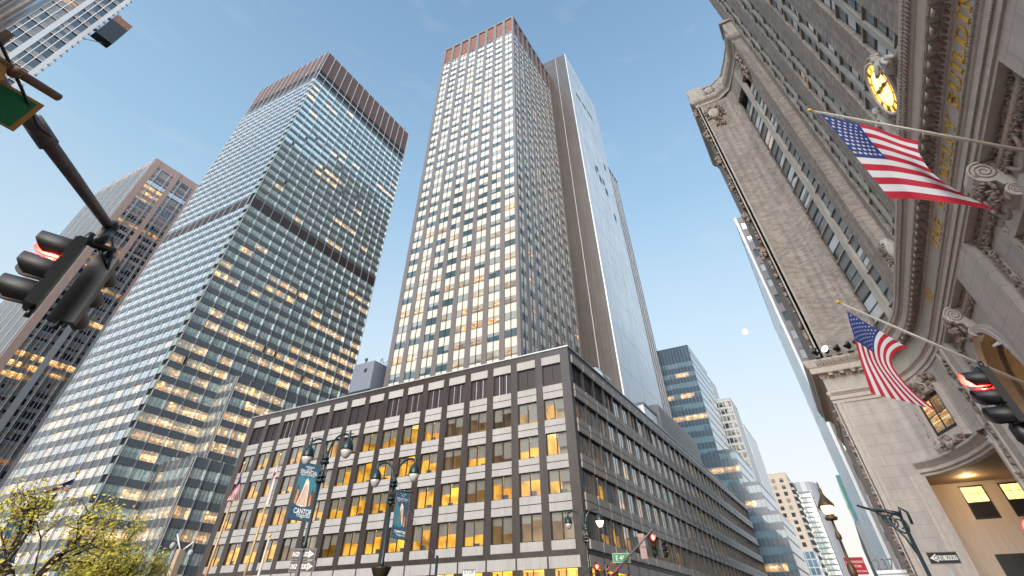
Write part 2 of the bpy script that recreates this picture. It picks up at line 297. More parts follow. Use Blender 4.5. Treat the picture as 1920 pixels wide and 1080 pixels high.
def room_mat():
    """office interior: face attribute r scales a warm glow, broken into lamps and furniture by noise"""
    m,t,b=nodes('office_interior'); n=t.nodes.new; l=t.links.new; b.inputs['Base Color'].default_value=(.32,.24,.14,1)
    at=n('ShaderNodeAttribute'); at.attribute_name='wc'; sp=n('ShaderNodeSeparateColor'); l(at.outputs['Color'],sp.inputs[0])
    tc=n('ShaderNodeTexCoord'); mp=n('ShaderNodeMapping'); mp.inputs['Scale'].default_value=(1,1,1.6); l(tc.outputs['Object'],mp.inputs[0])
    v=n('ShaderNodeTexVoronoi'); v.inputs['Scale'].default_value=.9; v.distance='CHEBYCHEV'; l(mp.outputs[0],v.inputs[0])
    no=n('ShaderNodeTexNoise'); no.inputs['Scale'].default_value=.45; no.inputs['Detail'].default_value=5; l(mp.outputs[0],no.inputs[0])
    r=n('ShaderNodeValToRGB'); e=r.color_ramp.elements; e[0].position=.3; e[0].color=(.16,.06,.012,1); e[1].position=.75; e[1].color=(1,.6,.12,1); e2=e.new(.5); e2.color=(.92,.43,.035,1)
    l(no.outputs[0],r.inputs[0]); mx=n('ShaderNodeMix'); mx.data_type='RGBA'; mx.blend_type='MULTIPLY'; mx.inputs[0].default_value=.22
    l(r.outputs[0],mx.inputs[6]); l(v.outputs['Color'],mx.inputs[7]); l(mx.outputs[2],b.inputs['Emission Color'])
    q=n('ShaderNodeMath'); q.operation='MULTIPLY'; q.inputs[1].default_value=1.0; l(sp.outputs[0],q.inputs[0]); l(q.outputs[0],b.inputs['Emission Strength']); return m
M['room']=room_mat(); M['tubelamp']=emit('ceiling_strip_lamp',(1,.82,.45),1.5); M['spot']=emit('downlight',(1,.75,.4),3)
# ------------------------------------------------------------ ground
def sheet(name,x0,x1,y0,y1,z,m):
    mb=MB(); mb.poly([(x0,y0,z),(x1,y0,z),(x1,y1,z),(x0,y1,z)],m); return mb.build(name,kind='structure')
sheet('ground',-3000,3000,-3000,3000,-.02,M['asphalt'])
sheet('road',-60,1200,2,17,-.012,M['asphalt']); sheet('avenue',-2,18,-12,1200,-.008,M['asphalt']); 
def pav(x0,x1,y0,y1):
    mb=MB(); mb.box(FZ,x0,x1,y0,y1,-.01,.13,M['pave']); mb.box(FZ,x0-.15,x0,y0,y1,-.01,.127,M['kerbm']); mb.box(FZ,x0-.15,x1,y0-.15,y0,-.01,.124,M['kerbm']); mb.box(FZ,x0-.15,x1,y1,y1+.15,-.01,.124,M['kerbm']); mb.build('pavement',kind='structure')
pav(60,236,20,28.9); pav(60,71.5,29.2,110); pav(58,69,120,420); pav(-5,60,-13.9,-1); pav(20.5,27,22,110)
mb=MB()
for i in range(8): mb.box(FZ,30+i*1.2,30.6+i*1.2,3,16,-.008,-.003,M['line'])
for i in range(40): mb.box(FZ,48+i*7,51+i*7,9.4,9.55,-.008,-.003,M['line'])
mb.build('road_markings',kind='structure')

# ================================================================ podium office block
PX,PY,PH=71.61,28.95,33.0
ZR=[(27.76,30.8),(23.06,25.85),(18.62,21.32),(14.25,16.95),(9.52,12.38)]   # window bottom, top
def podium():
    t=thing('office_building','dark brick office block with pale panels and yellow lit windows on the street corner','office building',(PX,PY,0))
    wl=MB(); pcell=[]; cells=[]
    XE,YE=231.4,103.9
    core=.9
    # floor slabs/back core so nothing is see-through
    wl.box(FZ,PX+4.6,XE-4,PY+4.6,YE-3,0,PH-1.2,M['podbrick'])
    for z in (8.0,12.9,17.4,21.85,26.4,31.3):  # slabs between storeys
        wl.box(FZ,PX+.5,XE-.5,PY+.5,YE-.5,z,z+.35,M['podbrick'],'lr')
    def face(F,u0s,w,pitch,n,ua,ub,west):
        # piers
        edges=[(u0s+i*pitch,u0s+i*pitch+w) for i in range(n)]
        prev=ua
        for a,b in edges+[(ub,ub)]:
            if a>prev+.01: wl.box(F,prev,a,0.0,PH-.01,-.7,0,M['podbrick'],'b')
            prev=b
        for a,b in edges:
            wl.box(F,a,b,32.07,PH-.01,-.7,0-.003,M['podbrick'],'b'); wl.box(F,a,b,8.02,8.56,-.7,-.003,M['podbrick'],'b')
            def PN(u0,u1,v0,v1,w0,w1,m,F=F): pcell.append((lambda mb: mb.box(F,u0,u1,v0,v1,w0,w1,m),F((u0+u1)/2,(v0+v1)/2,0),(u1-u0)*(v1-v0)*(1 if west else .7)))
            P=M['panel']; pr=.02 if west else .2; e=.03 if west else .07
            wl.box(F,a,b,30.8,32.07,-.7,-.06,M['podbrick'],'b'); PN(a-e,b+e,30.86,32.05,-.05,pr+.04,P)
            for k,(zb,zt) in enumerate(ZR):
                lo=ZR[k+1][1] if k<4 else 8.56
                if k<4:
                    mid=(zb+lo)/2; PN(a-e,b+e,lo+.02,mid-.05,-.05,pr,P); PN(a-e,b+e,mid+.05,zb-.02,-.05,pr-.003,P); wl.box(F,a,b,lo,zb,-.7,-.06,M['podbrick'],'b')
                else: PN(a-e,b+e,8.58,zb-.02,-.05,pr,P); wl.box(F,a,b,8.56,zb,-.7,-.06,M['podbrick'],'b')
        return edges
    Fw,Fs=FW(PX),FS(PY)
    ew=face(Fw,30.42,3.3,4.56,16,PY,YE,True); es=face(Fs,72.75,3.95,4.67,34,PX+.7,XE,False)
    wl.build('wall',t); win_parts(t,pcell,'spandrel_panel')
    # ground storey: wide panels, shop glazing
    lo=MB()
    for F,ed in ((Fw,ew),(Fs,es)):
        for i in range(0,len(ed),1):
            a,b=ed[i]; lo.box(F,a-.5,b+.5,6.9,8.0,-.04,.06,M['panel']); lo.box(F,a,b,.1,.7,-.4,-.05,M['frame'])
            lo.poly([F(a,.7,-.3),F(b,.7,-.3),F(b,6.9,-.3),F(a,6.9,-.3)],GL)
            L_=rnd.choice([1,.8,.5,.9]); lo.poly([F(a-.5,.1,-3),F(b+.5,.1,-3),F(b+.5,6.85,-3),F(a-.5,6.85,-3)],M['room'],(L_,0,0),[(0,0)]*4); lo.poly([F(a-.5,6.86,-3),F(b+.5,6.86,-3),F(b+.5,6.86,-.1),F(a-.5,6.86,-.1)],M['room'],(L_*1.3,0,0),[(0,0)]*4)
            lo.box(F,(a+b)/2-.05,(a+b)/2+.05,.7,6.9,-.33,-.25,M['frame'])
    lo.build('shopfront',t)
    rf=MB(); rf.box(FZ,PX-.16,XE+.16,PY-.16,PY+.5,PH,PH+.16,M['coping']); rf.box(FZ,PX-.16,PX+.5,PY+.5,YE,PH,PH+.16,M['coping']); rf.poly([(PX,PY,PH-.3),(XE,PY,PH-.3),(XE,YE,PH-.3),(PX,YE,PH-.3)],M['roofm']); rf.build('roof_edge',t)
    # windows
    for F,ed,west in ((Fw,ew,1),(Fs,es,0)):
        for bi,(a,b) in enumerate(ed):
            for k,(zb,zt) in enumerate(ZR):
                r=rnd.random()
                if k==0: kind='louvre' if (west or bi in(0,1,2,3,8) or r<.25) else 'win'; lit=0
                else: kind='win'
                if west: lit=[0,.55,.8,.95,1.0][k]*(1 if r<.88 else .12) if k else 0
                else: lit=([0,.12,.16,.22,.18][k]*(1 if r<.6 else 0)+(.5 if (k>=3 and bi<5 and r<.7) else 0)+(.7 if r>.93 else 0))
                if west and k==1 and bi in(2,3,4): lit*=.12
                bl=[rnd.choice([.0,.3,.5,.6,.62,.25,.8]) if k else 0 for _ in range(2)]
                if west and k>=3: bl=[rnd.choice([.3,.45,.5,.55,.6,.2]) for _ in range(2)]
                def fn(mb,F=F,a=a,b=b,zb=zb,zt=zt,kind=kind,lit=lit,bl=bl,west=west,r=r):
                    d=-.32; c=(a+b)/2; fr=M['frame']
                    mb.box(F,a,a+.09,zb,zt,d-.05,d+.08,fr,'b'); mb.box(F,b-.09,b,zb,zt,d-.05,d+.08,fr,'b'); mb.box(F,a,b,zt-.08,zt,d-.05,d+.075,fr,'b'); mb.box(F,a,b,zb,zb+.08,d-.05,d+.075,fr,'b'); mb.box(F,c-.07,c+.07,zb,zt,d-.05,d+(.1 if west else .04),fr,'b')
                    if kind=='louvre':
                        mb.poly([F(a,zb,d-.02),F(b,zb,d-.02),F(b,zt,d-.02),F(a,zt,d-.02)],M['louvre'])
                        if r<.5:
                            for s in (.3,.7): mb.box(F,a+(b-a)*s-.04,a+(b-a)*s+.04,zb,zt,d,d+.06,M['steel'],'b')
                        return
                    for h,(p,q) in enumerate(((a+.09,c-.07),(c+.07,b-.09))):
                        j=[rnd.uniform(-.005,.005) for _ in range(3)]; j.append(j[0]+j[2]-j[1])
                        mb.poly([F(p,zb+.08,d+j[0]),F(q,zb+.08,d+j[1]),F(q,zt-.08,d+j[2]),F(p,zt-.08,d+j[3])],GL)
                        if bl[h]>0: mb.poly([F(p,zt-.08-(zt-zb)*bl[h],d-.14),F(q,zt-.08-(zt-zb)*bl[h],d-.14),F(q,zt,d-.14),F(p,zt,d-.14)],M['blind'],(0,0,0))
                    D=-3.6 if west else -3.2; g=rnd.uniform(.6,1.1)*lit
                    A=lambda x:(x,0,rnd.random()); z4=[(0,0)]*4
                    mb.poly([F(a,zb-.1,D),F(b,zb-.1,D),F(b,zt+.3,D),F(a,zt+.3,D)],M['room'],A(g),z4)
                    mb.poly([F(a,zt+.25,D),F(b,zt+.25,D),F(b,zt+.25,d-.2),F(a,zt+.25,d-.2)],M['room'],A(g*1.25),z4)
                    for uu in (a,b): mb.poly([F(uu,zb-.1,D),F(uu,zb-.1,d-.2),F(uu,zt+.25,d-.2),F(uu,zt+.25,D)],M['room'],A(g*.8),z4)
                    mb.poly([F(a,zb-.05,D),F(b,zb-.05,D),F(b,zb-.05,d-.2),F(a,zb-.05,d-.2)],M['roofm'])
                    if lit>.2:
                        for q in range(rnd.choice([1,2,2,3])):
                            w_=rnd.uniform(-2.9,-.9); mb.box(F,a+.2,b-.2,zt+.12,zt+.17,w_,w_+.09,M['tubelamp'])
                        if rnd.random()<.6:  # furniture / screens by the glass
                            f=rnd.uniform(.1,.6); mb.box(F,a+(b-a)*f,a+(b-a)*(f+.25),zb,zb+rnd.uniform(.35,.7),-1.0,-.8,M['dgrey'])
                cells.append((fn,F((a+b)/2,(zb+zt)/2,0),(b-a)*(zt-zb)*(1 if west else .8)))
    win_parts(t,cells)
    return t
podium()

# ================================================================ 245-type tower (taupe piers, cream spandrels)
def taupe_tower():
    t=thing('office_tower','tall slender tower with taupe piers and checkered cream panels rising behind the corner block','office tower',(93.37,48.88,0))
    X,Y,H=93.37,48.88,198.0; YE=88.1; XE=132.0
    pr=MB(); mu=MB(); sp=[]; cells=[]; mech=MB()
    core=MB(); core.box(FZ,X+.62,XE,Y+.62,YE,20,H-.5,M['tpier']); core.build('core_wall',t)
    FP=4.1; z0=29.0; nf=38; zt_=z0+nf*FP   # 184.8
    for F,ua,ub,n,pitch,first,west in ((FW(X),Y,YE,8,4.78,49.86,1),(FS(Y),X+.6,XE,8,4.78,94.4,0)):
        prev=ua
        for i in range(n+1):
            a=first+i*pitch; b=a+3.33
            if i==n: a=ub
            if a>prev: pr.box(F,prev,min(a,ub),20,H-1.6,-.6,.0,M['tpier'],'b')
            prev=b
            if i==n: break
            c=(a+b)/2
            mu.box(F,c-.07,c+.07,20,zt_,-.3,-.12,M['frame'],'b')
            mech.poly([F(a,zt_,-.5),F(b,zt_,-.5),F(b,H-1.6,-.5),F(a,H-1.6,-.5)],M['rust'])
            for q in range(9): mech.box(F,a,b,zt_+.6+q*1.2,zt_+.72+q*1.2,-.5,-.4,M['rust'],'b')
            for k in range(nf):
                z=z0+k*FP
                sp.append((lambda mb,F=F,a=a,b=b,z=z: mb.box(F,a,b,z,z+2.15,-.58,-.27,M['cream'],'b'),F(c,z+1,0),7))
                lowf=z<95
                for h,(p,q) in enumerate(((a,c-.07),(c+.07,b))):
                    pass
                r=rnd.random()
                if west: lit=(rnd.choice([.9,.7,.5,1.0]) if r<(.6 if z<70 else .2 if z<90 else .015) else 0)
                else: lit=.8 if r<.03 else 0
                bl=rnd.choice([0,0,0,.2,.4,.55,.9,1]) if not (66<z<85 and rnd.random()<.6) else 0
                if lit: bl=rnd.choice([.3,.5,.15,.6])
                def fn(mb,F=F,a=a,b=b,c=c,z=z,lit=lit,bl=bl):
                    rr=rnd.random()
                    for p,q in ((a,c-.07),(c+.07,b)): pane(mb,F,p,q,z+2.15,z+FP,-.33,W['t245'],lit*rnd.choice([1,1,.7]),bl if rnd.random()<.8 else rnd.random(),.01)
                    mb.box(F,a,b,z+2.15,z+2.22,-.33,-.24,M['frame'],'b')
                cells.append((fn,F(c,z+3.1,0),3.3*1.9))
        pr.box(F,ua,ub,H-1.6,H,-.6,.0,M['tpier'])
    pr.build('piers',t); mu.build('mullions',t); mech.build('louvre_band',t); win_parts(t,sp,'spandrel_panel')
    rf=MB(); rf.box(FZ,X+.5,XE,Y+.5,YE,H-.6,H-.4,M['roofm']); rf.build('roof',t)
    win_parts(t,cells)
taupe_tower()
def slab_tower():
    t=thing('blank_wall_tower','brown brick tower slab with a blank pale glazed south wall behind the taupe tower','tower slab',(132,38.67,0))
    X0,X1,Y0,Y1,H=132.0,173.9,38.67,92,208.6
    b=MB(); b.box(FZ,X0,X1,Y0+.05,Y1,20,H,M['slabbrick']); b.build('brick_wall',t)
    g=MB(); g.box(FZ,X0+.6,X1,Y0-.25,Y0+.04,20,H-.01,M['glazed']); g.box(FZ,X0-.05,X0+.6,Y0-.28,Y0+.05,20,H+.02,M['coping'])
    for z in range(28,208,12): g.box(FZ,X0+.6,X1,Y0-.27,Y0-.25,z,z+.05,M['mgrey'])
    g.build('glazed_wall',t)
    f=MB(); f.box(FW(X0),44.1,44.25,20,H,0,.08,M['coping']); f.build('expansion_joint',t)
    def op(n,mb,zz,ww,hh,u): mb.box(FS(Y0-.25),u,u+ww,zz,zz+hh,-.1,.02,M['black'],'b')
    for u,z,w_,h in ((139.5,182,6,2.2),(148,183,5,2.2),(155,184,7,2.2),(148,137,2,4),(150.5,139.5,2.2,3.5),(152,134.5,3,4),(156.5,136.5,2.5,3.5),(158,131.5,3.4,4),(164,121,2.5,4),(165,152,3,4)):
        mb=MB(); op(0,mb,z,w_,h,u); mb.build('wall_opening',t)
    # windowed rear wing east of the slab
    t2=thing('rear_tower','slim windowed rear tower with thin white piers at the right end of the blank wall','office tower',(174,48.9,0))
    F=FS(48.88); wl=MB(); wl.box(FZ,174.2,238,49.4,90,20,203,M['tpier']); wl.build('core_wall',t2); pr=MB(); cells=[]
    for i in range(15):
        a=174+i*4.3; pr.box(F,a,a+1.1,20,203,-.6,0,M['graypier'],'b'); pr.box(F,a+2.6,a+2.72,20,203,-.4,-.1,M['frame'],'b')
        for k in range(42):
            z=29+k*4.1
            def fn(mb,a=a,z=z,F=F): pane(mb,F,a+1.1,a+4.3,z+2.1,z+4.1,-.4,W['t245'],0,rnd.choice([0,.5,1]),.01); mb.poly([F(a+1.1,z,-.4),F(a+4.3,z,-.4),F(a+4.3,z+2.1,-.4),F(a+1.1,z+2.1,-.4)],M['lgrey'])
            cells.append((fn,F(a+2.5,z+3,0),6))
    pr.box(FZ,174.2,238.2,48.8,90,203,204,M['tpier']); pr.build('piers',t2); win_parts(t2,cells)
slab_tower()

# ================================================================ ribbon-window tower (277) with stepped blocks
def ribbon_tower():
    t=thing('glass_office_tower','broad glass tower with white steel mullions, ribbon windows and a brown louvred crown','office tower',(69.35,147.28,0))
    sp=MB(); mu=MB(); bd=MB(); core=MB(); cp=MB(); cells=[]
    FP=3.724
    def level(k): return 187.0-FP*k      # top of spandrel k
    def curtain(F,us,z0,z1,kmin,kmax,wm,west,full=True):
        u0,u1=us[0],us[-1]
        for k in range(kmin,kmax):
            zt=level(k); zb=zt-1.55
            if zt<z0 or zb>z1: continue
            band=(k==19)
            sp.box(F,u0,u1,max(zb,z0),min(zt,z1),-.3,0,M['darkband'] if band and 0 else M['spand'],'b')
            if k+1>=kmax: break
            zb2=level(k+1); 
            for i in range(len(us)-1):
                a,b=us[i],us[i+1]
                if k==20:   # dark mechanical band
                    bd.box(F,a,b,zb2-1.5,zb+.02,-.28,.015,M['darkband'],'b')
                    for q in range(3): bd.box(F,a+(b-a)*(q+.5)/3-.03,a+(b-a)*(q+.5)/3+.03,zb2-1.5,zb,0,.06,M['frame'],'b')
                    continue
                r=rnd.random(); 
                if west: lit=(.75 if (zb<48 and r<.8) else .35 if zb<60 and r<.4 else 0); bl=rnd.choice([0,.1,.3,1,.6])
                else:
                    p=.85 if zb<50 else (.42 if zb<92 else .10)
                    frow=ROW.get((k,i//4)); 
                    if frow is None: frow=ROW[(k,i//4)]=rnd.random()
                    lit=(rnd.choice([.9,.7,1,.55]) if (frow<p and r<.85) or r<.04 else 0); bl=rnd.choice([.3,.25,.35,.5,.4,.45,.3]) if lit else rnd.choice([0,.5,1,1,.7,1,.4])
                    if z0<40 and not lit and rnd.random()<.5: bl=.6
                def fn(mb,F=F,a=a,b=b,zb=zb,zb2=zb2,lit=lit,bl=bl,west=west):
                    n=2 if west else 4
                    for q in range(n):
                        pa=a+(b-a)*q/n; pb=a+(b-a)*(q+1)/n; L_=lit*rnd.choice([1,1,1,.6,.85]); B=bl if rnd.random()<.75 else rnd.choice([0,.5,.8,1])
                        pane(mb,F,pa+.03,pb-.03,zb2,zb,-.16,wm,L_,B,.012)
                        mb.box(F,pb-.02,pb+.02,zb2,zb,-.2,-.12,M['frame'],'b')
                cells.append((fn,F((a+b)/2,(zb+zb2)/2,0),(b-a)*2.2))
        for i,a in enumerate(us): mu.box(F,a-.085,a+.085,z0,z1,-.05,.34,M['steel'])
    X,Y,XE,YE,H=69.35,147.28,138.05,198.3,209.0
    us_s=[69.72]+[69.78+4.552*i for i in range(1,16)]; us_w=[148.95+4.2*i for i in range(12)]+[198.2]
    ROW={}
    core.box(FZ,X+.33,XE,Y+.33,YE,0,193,M['frame']); core.box(FZ,X+.2,XE,Y+.2,YE,193,H-.3,M['darkband'])
    global _r; 
    curtain(FS(Y),us_s,0,193.4,0,50,W['t277'],False); curtain(FW(X),us_w,0,193.4,0,50,W['t277w'],True)
    bd.build('louvre_band',t); bd=MB()
    # crown
    bd.box(FS(Y),X,XE,193.4,H,-.2,.0,M['brownband']); bd.box(FW(X),Y+.004,YE,193.4,H,-.2,.0,M['brownband'])
    for q in range(12):
        bd.box(FS(Y),X,XE,194.2+q*1.22,194.3+q*1.22,0,.06,M['darkband'],'b'); bd.box(FW(X),Y,YE,194.2+q*1.22,194.3+q*1.22,0,.06,M['darkband'],'b')
    for a in us_s: mu.box(FS(Y),a-.12,a+.12,193.4,H,-.02,.4,M['steel'])
    for a in us_w: mu.box(FW(X),a-.12,a+.12,193.4,H,-.02,.4,M['steel'])
    bd.box(FS(Y),X,XE,189.9,190.6,0,.12,M['coping'])
    # corner column with pale panels
    for k in range(0,50):
        z=level(k)
        if k==20: continue
        cq=MB(); cq.box(FZ,X-.12,X+.5,Y-.12,Y+1.5,z-3.7,z-1.6,M['colpanel']); cq.build('corner_panel',t)
    hb=[]
    for _ in range(150):
        k=rnd.randrange(8,44); i=rnd.randrange(1,15); z=level(k)
        if k==20 or z<56: continue
        hb.append((us_s[i],z))
    for u,z in hb: cp.box(FS(Y),u-.5,u+.5,z-3.6,z-1.6,-.12,.02,M['colpanel'],'b')
    rf=MB(); rf.box(FZ,X,XE,Y,YE,H,H+.15,M['darkband']); rf.tube([(136,149,H),(135.7,149,H+4),(136.2,149,H+6)],.1,M['dgrey'],6); rf.build('roof',t)
    # step block
    SX,SY,SZ=87.45,140.75,52.9; us2=[SX+.3+4.552*i for i in range(0,14)]; core.box(FZ,SX+.33,us2[-1],SY+.33,Y+.5,0,SZ-.05,M['spand'])
    curtain(FS(SY),us2,0,SZ,36,50,W['t277'],False); curtain(FW(SX),[SY+.3,SY+2.4,SY+4.4,SY+6.4],0,SZ,36,50,W['t277'],False)
    core.box(FZ,SX+.02,us2[-1],SY+.02,Y,SZ-.04,SZ+.0,M['roofm'])
    LX,LY,LZ=80.6,134.0,31.2; us3=[LX+.3+4.0*i for i in range(0,6)]; core.box(FZ,LX+.33,us3[-1],LY+.33,SY+.3,0,LZ-.05,M['spand']); core.box(FZ,LX+.35,SX+.4,SY,Y+.3,0,LZ-.06,M['spand'])
    curtain(FS(LY),us3,0,LZ,41,50,W['t277'],False); curtain(FW(LX),[LY+.3,LY+2.7,LY+5,LY+7.4,LY+9.8,LY+12.2,LY+13.2],0,LZ,41,50,W['t277'],False)
    core.build('core_wall',t); sp.build('spandrel_bands',t); bd.build('crown_louvres',t); mu.build('mullions',t); cp.build('pale_blinds',t,kind='stuff')
    win_parts(t,cells)
ribbon_tower()

# ================================================================ far left tower with grey piers
def pier_tower():
    t=thing('ribbed_tower','dark ribbed tower with rosy crown and vertical steel fins at the far left','office tower',(69.35,282,0))
    X,Y,H=69.35,282.0,195.0; XE,YE=135,343
    core=MB(); core.box(FZ,X+.5,XE,Y+.5,YE,0,H-.5,M['mgrey']); core.box(FZ,X+.1,XE,Y+.1,YE,H-5,H,M['pinkst']); core.build('core_wall',t)
    pr=MB(); mu=MB(); sp=MB(); cells=[]; bays=[]
    F=FS(Y); u=X; 
    pr.box(F,X,X+3.6,0,H,-.6,.1,M['pinkst']); u=X+3.6
    n=0
    while u<XE-12:
        bw=10.6; bays.append((u,u+bw)); pr.box(F,u+bw,u+bw+2.6,0,H,-.6,.25,M['graypier'] if 1 else 0); u+=bw+2.6
    pr2=MB()
    for a,b in bays:
        pr2.box(F,b-.01,b+2.61,110,H,-.5,.27,M['pinkst'])
        for m_ in (a+2.1,a+8.2): mu.box(F,m_-.14,m_+.14,0,H-5,-.1,.5,M['steel'])
        for q in range(1,7): mu.box(F,a+bw*q/7-.05,a+bw*q/7+.05,0,H-9,-.1,.12,M['graypier'])
        for k in range(48):
            z=3.9*k+2; zc=z>128
            if z>H-9: continue
            sp.box(F,a,b,z,z+1.5,-.45,-.1,M['pinkst'] if zc and k%3 else M['spand'],'b')
            lit=rnd.choice([1,.8,.5]) if rnd.random()<(.42 if z<60 else .15) else 0
            bl=rnd.choice([0,0,.3,1,.5])
            def fn(mb,a=a,b=b,z=z,lit=lit,bl=bl):
                for q in range(7): pane(mb,F,a+(b-a)*q/7+.05,a+(b-a)*(q+1)/7-.05,z+1.5,z+3.9,-.3,W['t299'],lit*rnd.choice([1,1,.3]),bl if rnd.random()<.8 else rnd.random(),.01)
            cells.append((fn,F((a+b)/2,z+2.7,0),12))
    # west face: dense fins
    F2=FW(X); 
    for i in range(29):
        a=Y+1.5+i*2.1; mu.box(F2,a-.12,a+.12,0,H-3,-.3,.55,M['steel'])
        if i%5==0: pr.box(F2,a-.5,a+.5,0,H,-.3,.62,M['graypier'])
        sp.box(F2,a,a+2.1,0,H-3,-.5,-.32,W['t299'] if 0 else M['blue'],'b')
    for k in range(48): sp.box(F2,Y,YE,3.9*k+2,3.9*k+3.4,-.33,-.1,M['spand'],'b')
    for a,b in bays[:3]: sp.box(F,a,b,H-17,H-14.5,-.2,.1,M['coping'],'b')
    pr.build('piers',t); pr2.build('stone_piers',t); mu.build('fins',t); sp.build('spandrel_bands',t); win_parts(t,cells)
pier_tower()

# ================================================================ buildings down the street
def stepped_blue():
    t=thing('stepped_glass_building','navy glass office building stepping down to the street behind the corner block','office building',(241,19.5,0))
    x0=241.; tiers=[(34.7,95.2,60,0,282),(28.3,52.0,40,0,286),(22.96,40.7,36,0,288),(19.5,31.7,33,0,291)]
    yL=[60,38,33,30]; wl=MB(); mu=MB(); cells=[]
    zb_prev=[52,40.7,31.7,0]
    for i,(y,z1,_,_,xe) in enumerate(tiers):
        z0=zb_prev[i]; ye=62
        wl.box(FZ,x0+.3,xe,y+.05,ye,0,z1-.3,M['greyblank']); wl.box(FZ,x0+.1,xe,y,ye,z1-.6,z1,M['blue'])
        F=FW(x0); yy=y; 
        n=int((ye-y)/1.55)
        for q in range(n+1): mu.box(F,y+q*1.55-.04,y+q*1.55+.04,z0,z1-.5,-.1,.08,M['mgrey'])
        FPz=4.35; k=0; z=z1-(9.5 if i==0 else 3.4)
        mu.box(F,y,ye,z+2.2,z1-.55,-.25,-.02,M['blue'],'b')
        while z>z0-3:
            mu.box(F,y,ye,max(z-2.15,z0),max(z,z0),-.3,-.04,M['blue'],'b') if 0 else None
            lit0=rnd.random()<.38
            for q in range(0,n,2):
                a=y+q*1.55; b=min(a+3.1,ye)
                lit=rnd.choice([1,.8]) if lit0 and rnd.random()<.8 else 0
                bl=rnd.choice([1,.9,.8,.9,1,.3])
                if a-y>24 : continue
                def fn(mb,a=a,b=b,z=z,lit=lit,bl=bl,F=F):
                    c=(a+b)/2
                    for p,r_ in ((a,c),(c,b)): pane(mb,F,p+.05,r_-.05,z,z+2.2,-.1,W['bl'],lit,bl if not lit else .2,.008)
                cells.append((fn,F((a+b)/2,z+1,0),6))
            mu.box(F,y,ye,z-2.15,z,-.3,-.03,M['blue'],'b')
            z-=FPz
    wl.build('wall',t); mu.build('mullions',t); 
    sl=MB()
    for z in range(4,94,4):
        y=34.7 if z>52 else 28.3 if z>40.7 else 22.96 if z>31.7 else 19.5
        sl.box(FS(y),x0+.2,282,z,z+.5,-.1,.03,M['mgrey'],'b')
    sl.build('floor_lines',t); win_parts(t,cells)
    tt=thing('rooftop_screen','grey louvred screen and glass box on the flat roof above the long brick facade','roof plant',(156.8,36,33))
    b=MB(); b.box(FZ,156.9,205,36,60,PH-.2,47.7,M['dgrey']); 
    for q in range(24): b.box(FZ,158+q*2,158.08+q*2,35.93,36,PH,47.6,M['mgrey'])
    for q in range(10): b.box(FZ,157.2,205,35.9,35.96,34+q*1.35,34.1+q*1.35,M['mgrey'])
    b.build('screen',tt); b=MB(); b.box(FZ,144,156.85,37,58,PH-.2,44.5,M['white']); b.box(FW(143.98),38,57,36,43.8,-.05,.02,W['sky237'],'b'); b.box(FW(143.9),37,58,39.5,39.8,0,.12,M['coping']); b.box(FZ,143.8,157.2,36.8,58.2,44.5,45.1,M['dgrey']); b.build('glass_box',tt)
stepped_blue()
def block(name,label,cat,x0,x1,y0,y1,H,wm,wall,cols,floors,fp,ww,wh,faces='w',top=2.5,litp=.1,sfaces=None,u_in=1.0,z_lo=0,gwall=None,frame=None,group=None):
    t=thing(name,label,cat,(x0,y0,0),group); wl=MB(); wl.box(FZ,x0+.2,x1,y0+.2,y1,0,H-.02,wall); 
    sk=MB(); cells=[]
    def face(F,u0,u1,cols,ww):
        P=(u1-u0-2*u_in)/cols; z=H-top-wh; zt=H; us=[]
        for i in range(cols):
            c=u0+u_in+P*(i+.5); us.append((c-ww/2,c+ww/2))
        prev=u0
        for a,b in us+[(u1,u1)]:
            if a-prev>.01: sk.box(F,prev,a,z_lo,H-.01,-.25,0,wall,'b')
            prev=b
        for k in range(floors):
            for a,b in us:
                sk.box(F,a,b,z+wh,zt,-.25,-.003,wall,'b')
                lit=rnd.choice([.8,1,.6]) if rnd.random()<litp else 0; bl=rnd.choice([0,.4,.8,1,.2])
                def fn(mb,F=F,a=a,b=b,z=z,lit=lit,bl=bl): pane(mb,F,a,b,z,z+wh,-.16,wm,lit,bl,.006); mb.box(F,(a+b)/2-.04,(a+b)/2+.04,z,z+wh,-.16,-.1,frame or M['frame'],'b'); mb.box(F,a,b,z-.03,z+.07,-.16,-.02,frame or M['frame'])
                if z>z_lo: cells.append((fn,F((a+b)/2,z+1,0),ww*wh))
            zt=z; z-=fp
            if z<z_lo: break
        for a,b in us: sk.box(F,a,b,z_lo,zt,-.25,-.003,wall,'b')
    face(FW(x0),y0,y1,cols,ww)
    if sfaces: face(FS(y0),x0+.004,x1,sfaces[0],sfaces[1])
    else: sk.box(FS(y0),x0+.004,x1,z_lo,H-.01,-.2,0,gwall or wall,'b')
    sk.box(FZ,x0-.1,x1,y0-.1,y1,H-.02,H+.5,wall); wl.build('core',t); sk.build('wall',t); win_parts(t,cells,cap=60); return t
block('office_block','pale grid facade tower with small dark square windows behind the navy stepped one','office block',300,322,29.3,62,86.5,W['apt'],M['lgrey'],15,25,3.3,1.75,2.3,litp=.03,top=1.2,u_in=.3)
block('slender_tower','narrow pale tower top peeking above the roof of the navy stepped building','tower',330,352,40.5,58,108,W['apt'],M['lgrey'],5,22,4,1.6,1.8,litp=.0)
block('white_apartment_block','white slab apartment block with one column of small windows, right of the pale grid tower','apartment block',341,389,30.6,40,83.8,W['apt'],M['wht2'],2,20,3.9,1.7,1.9,litp=.12,u_in=.8,top=4)
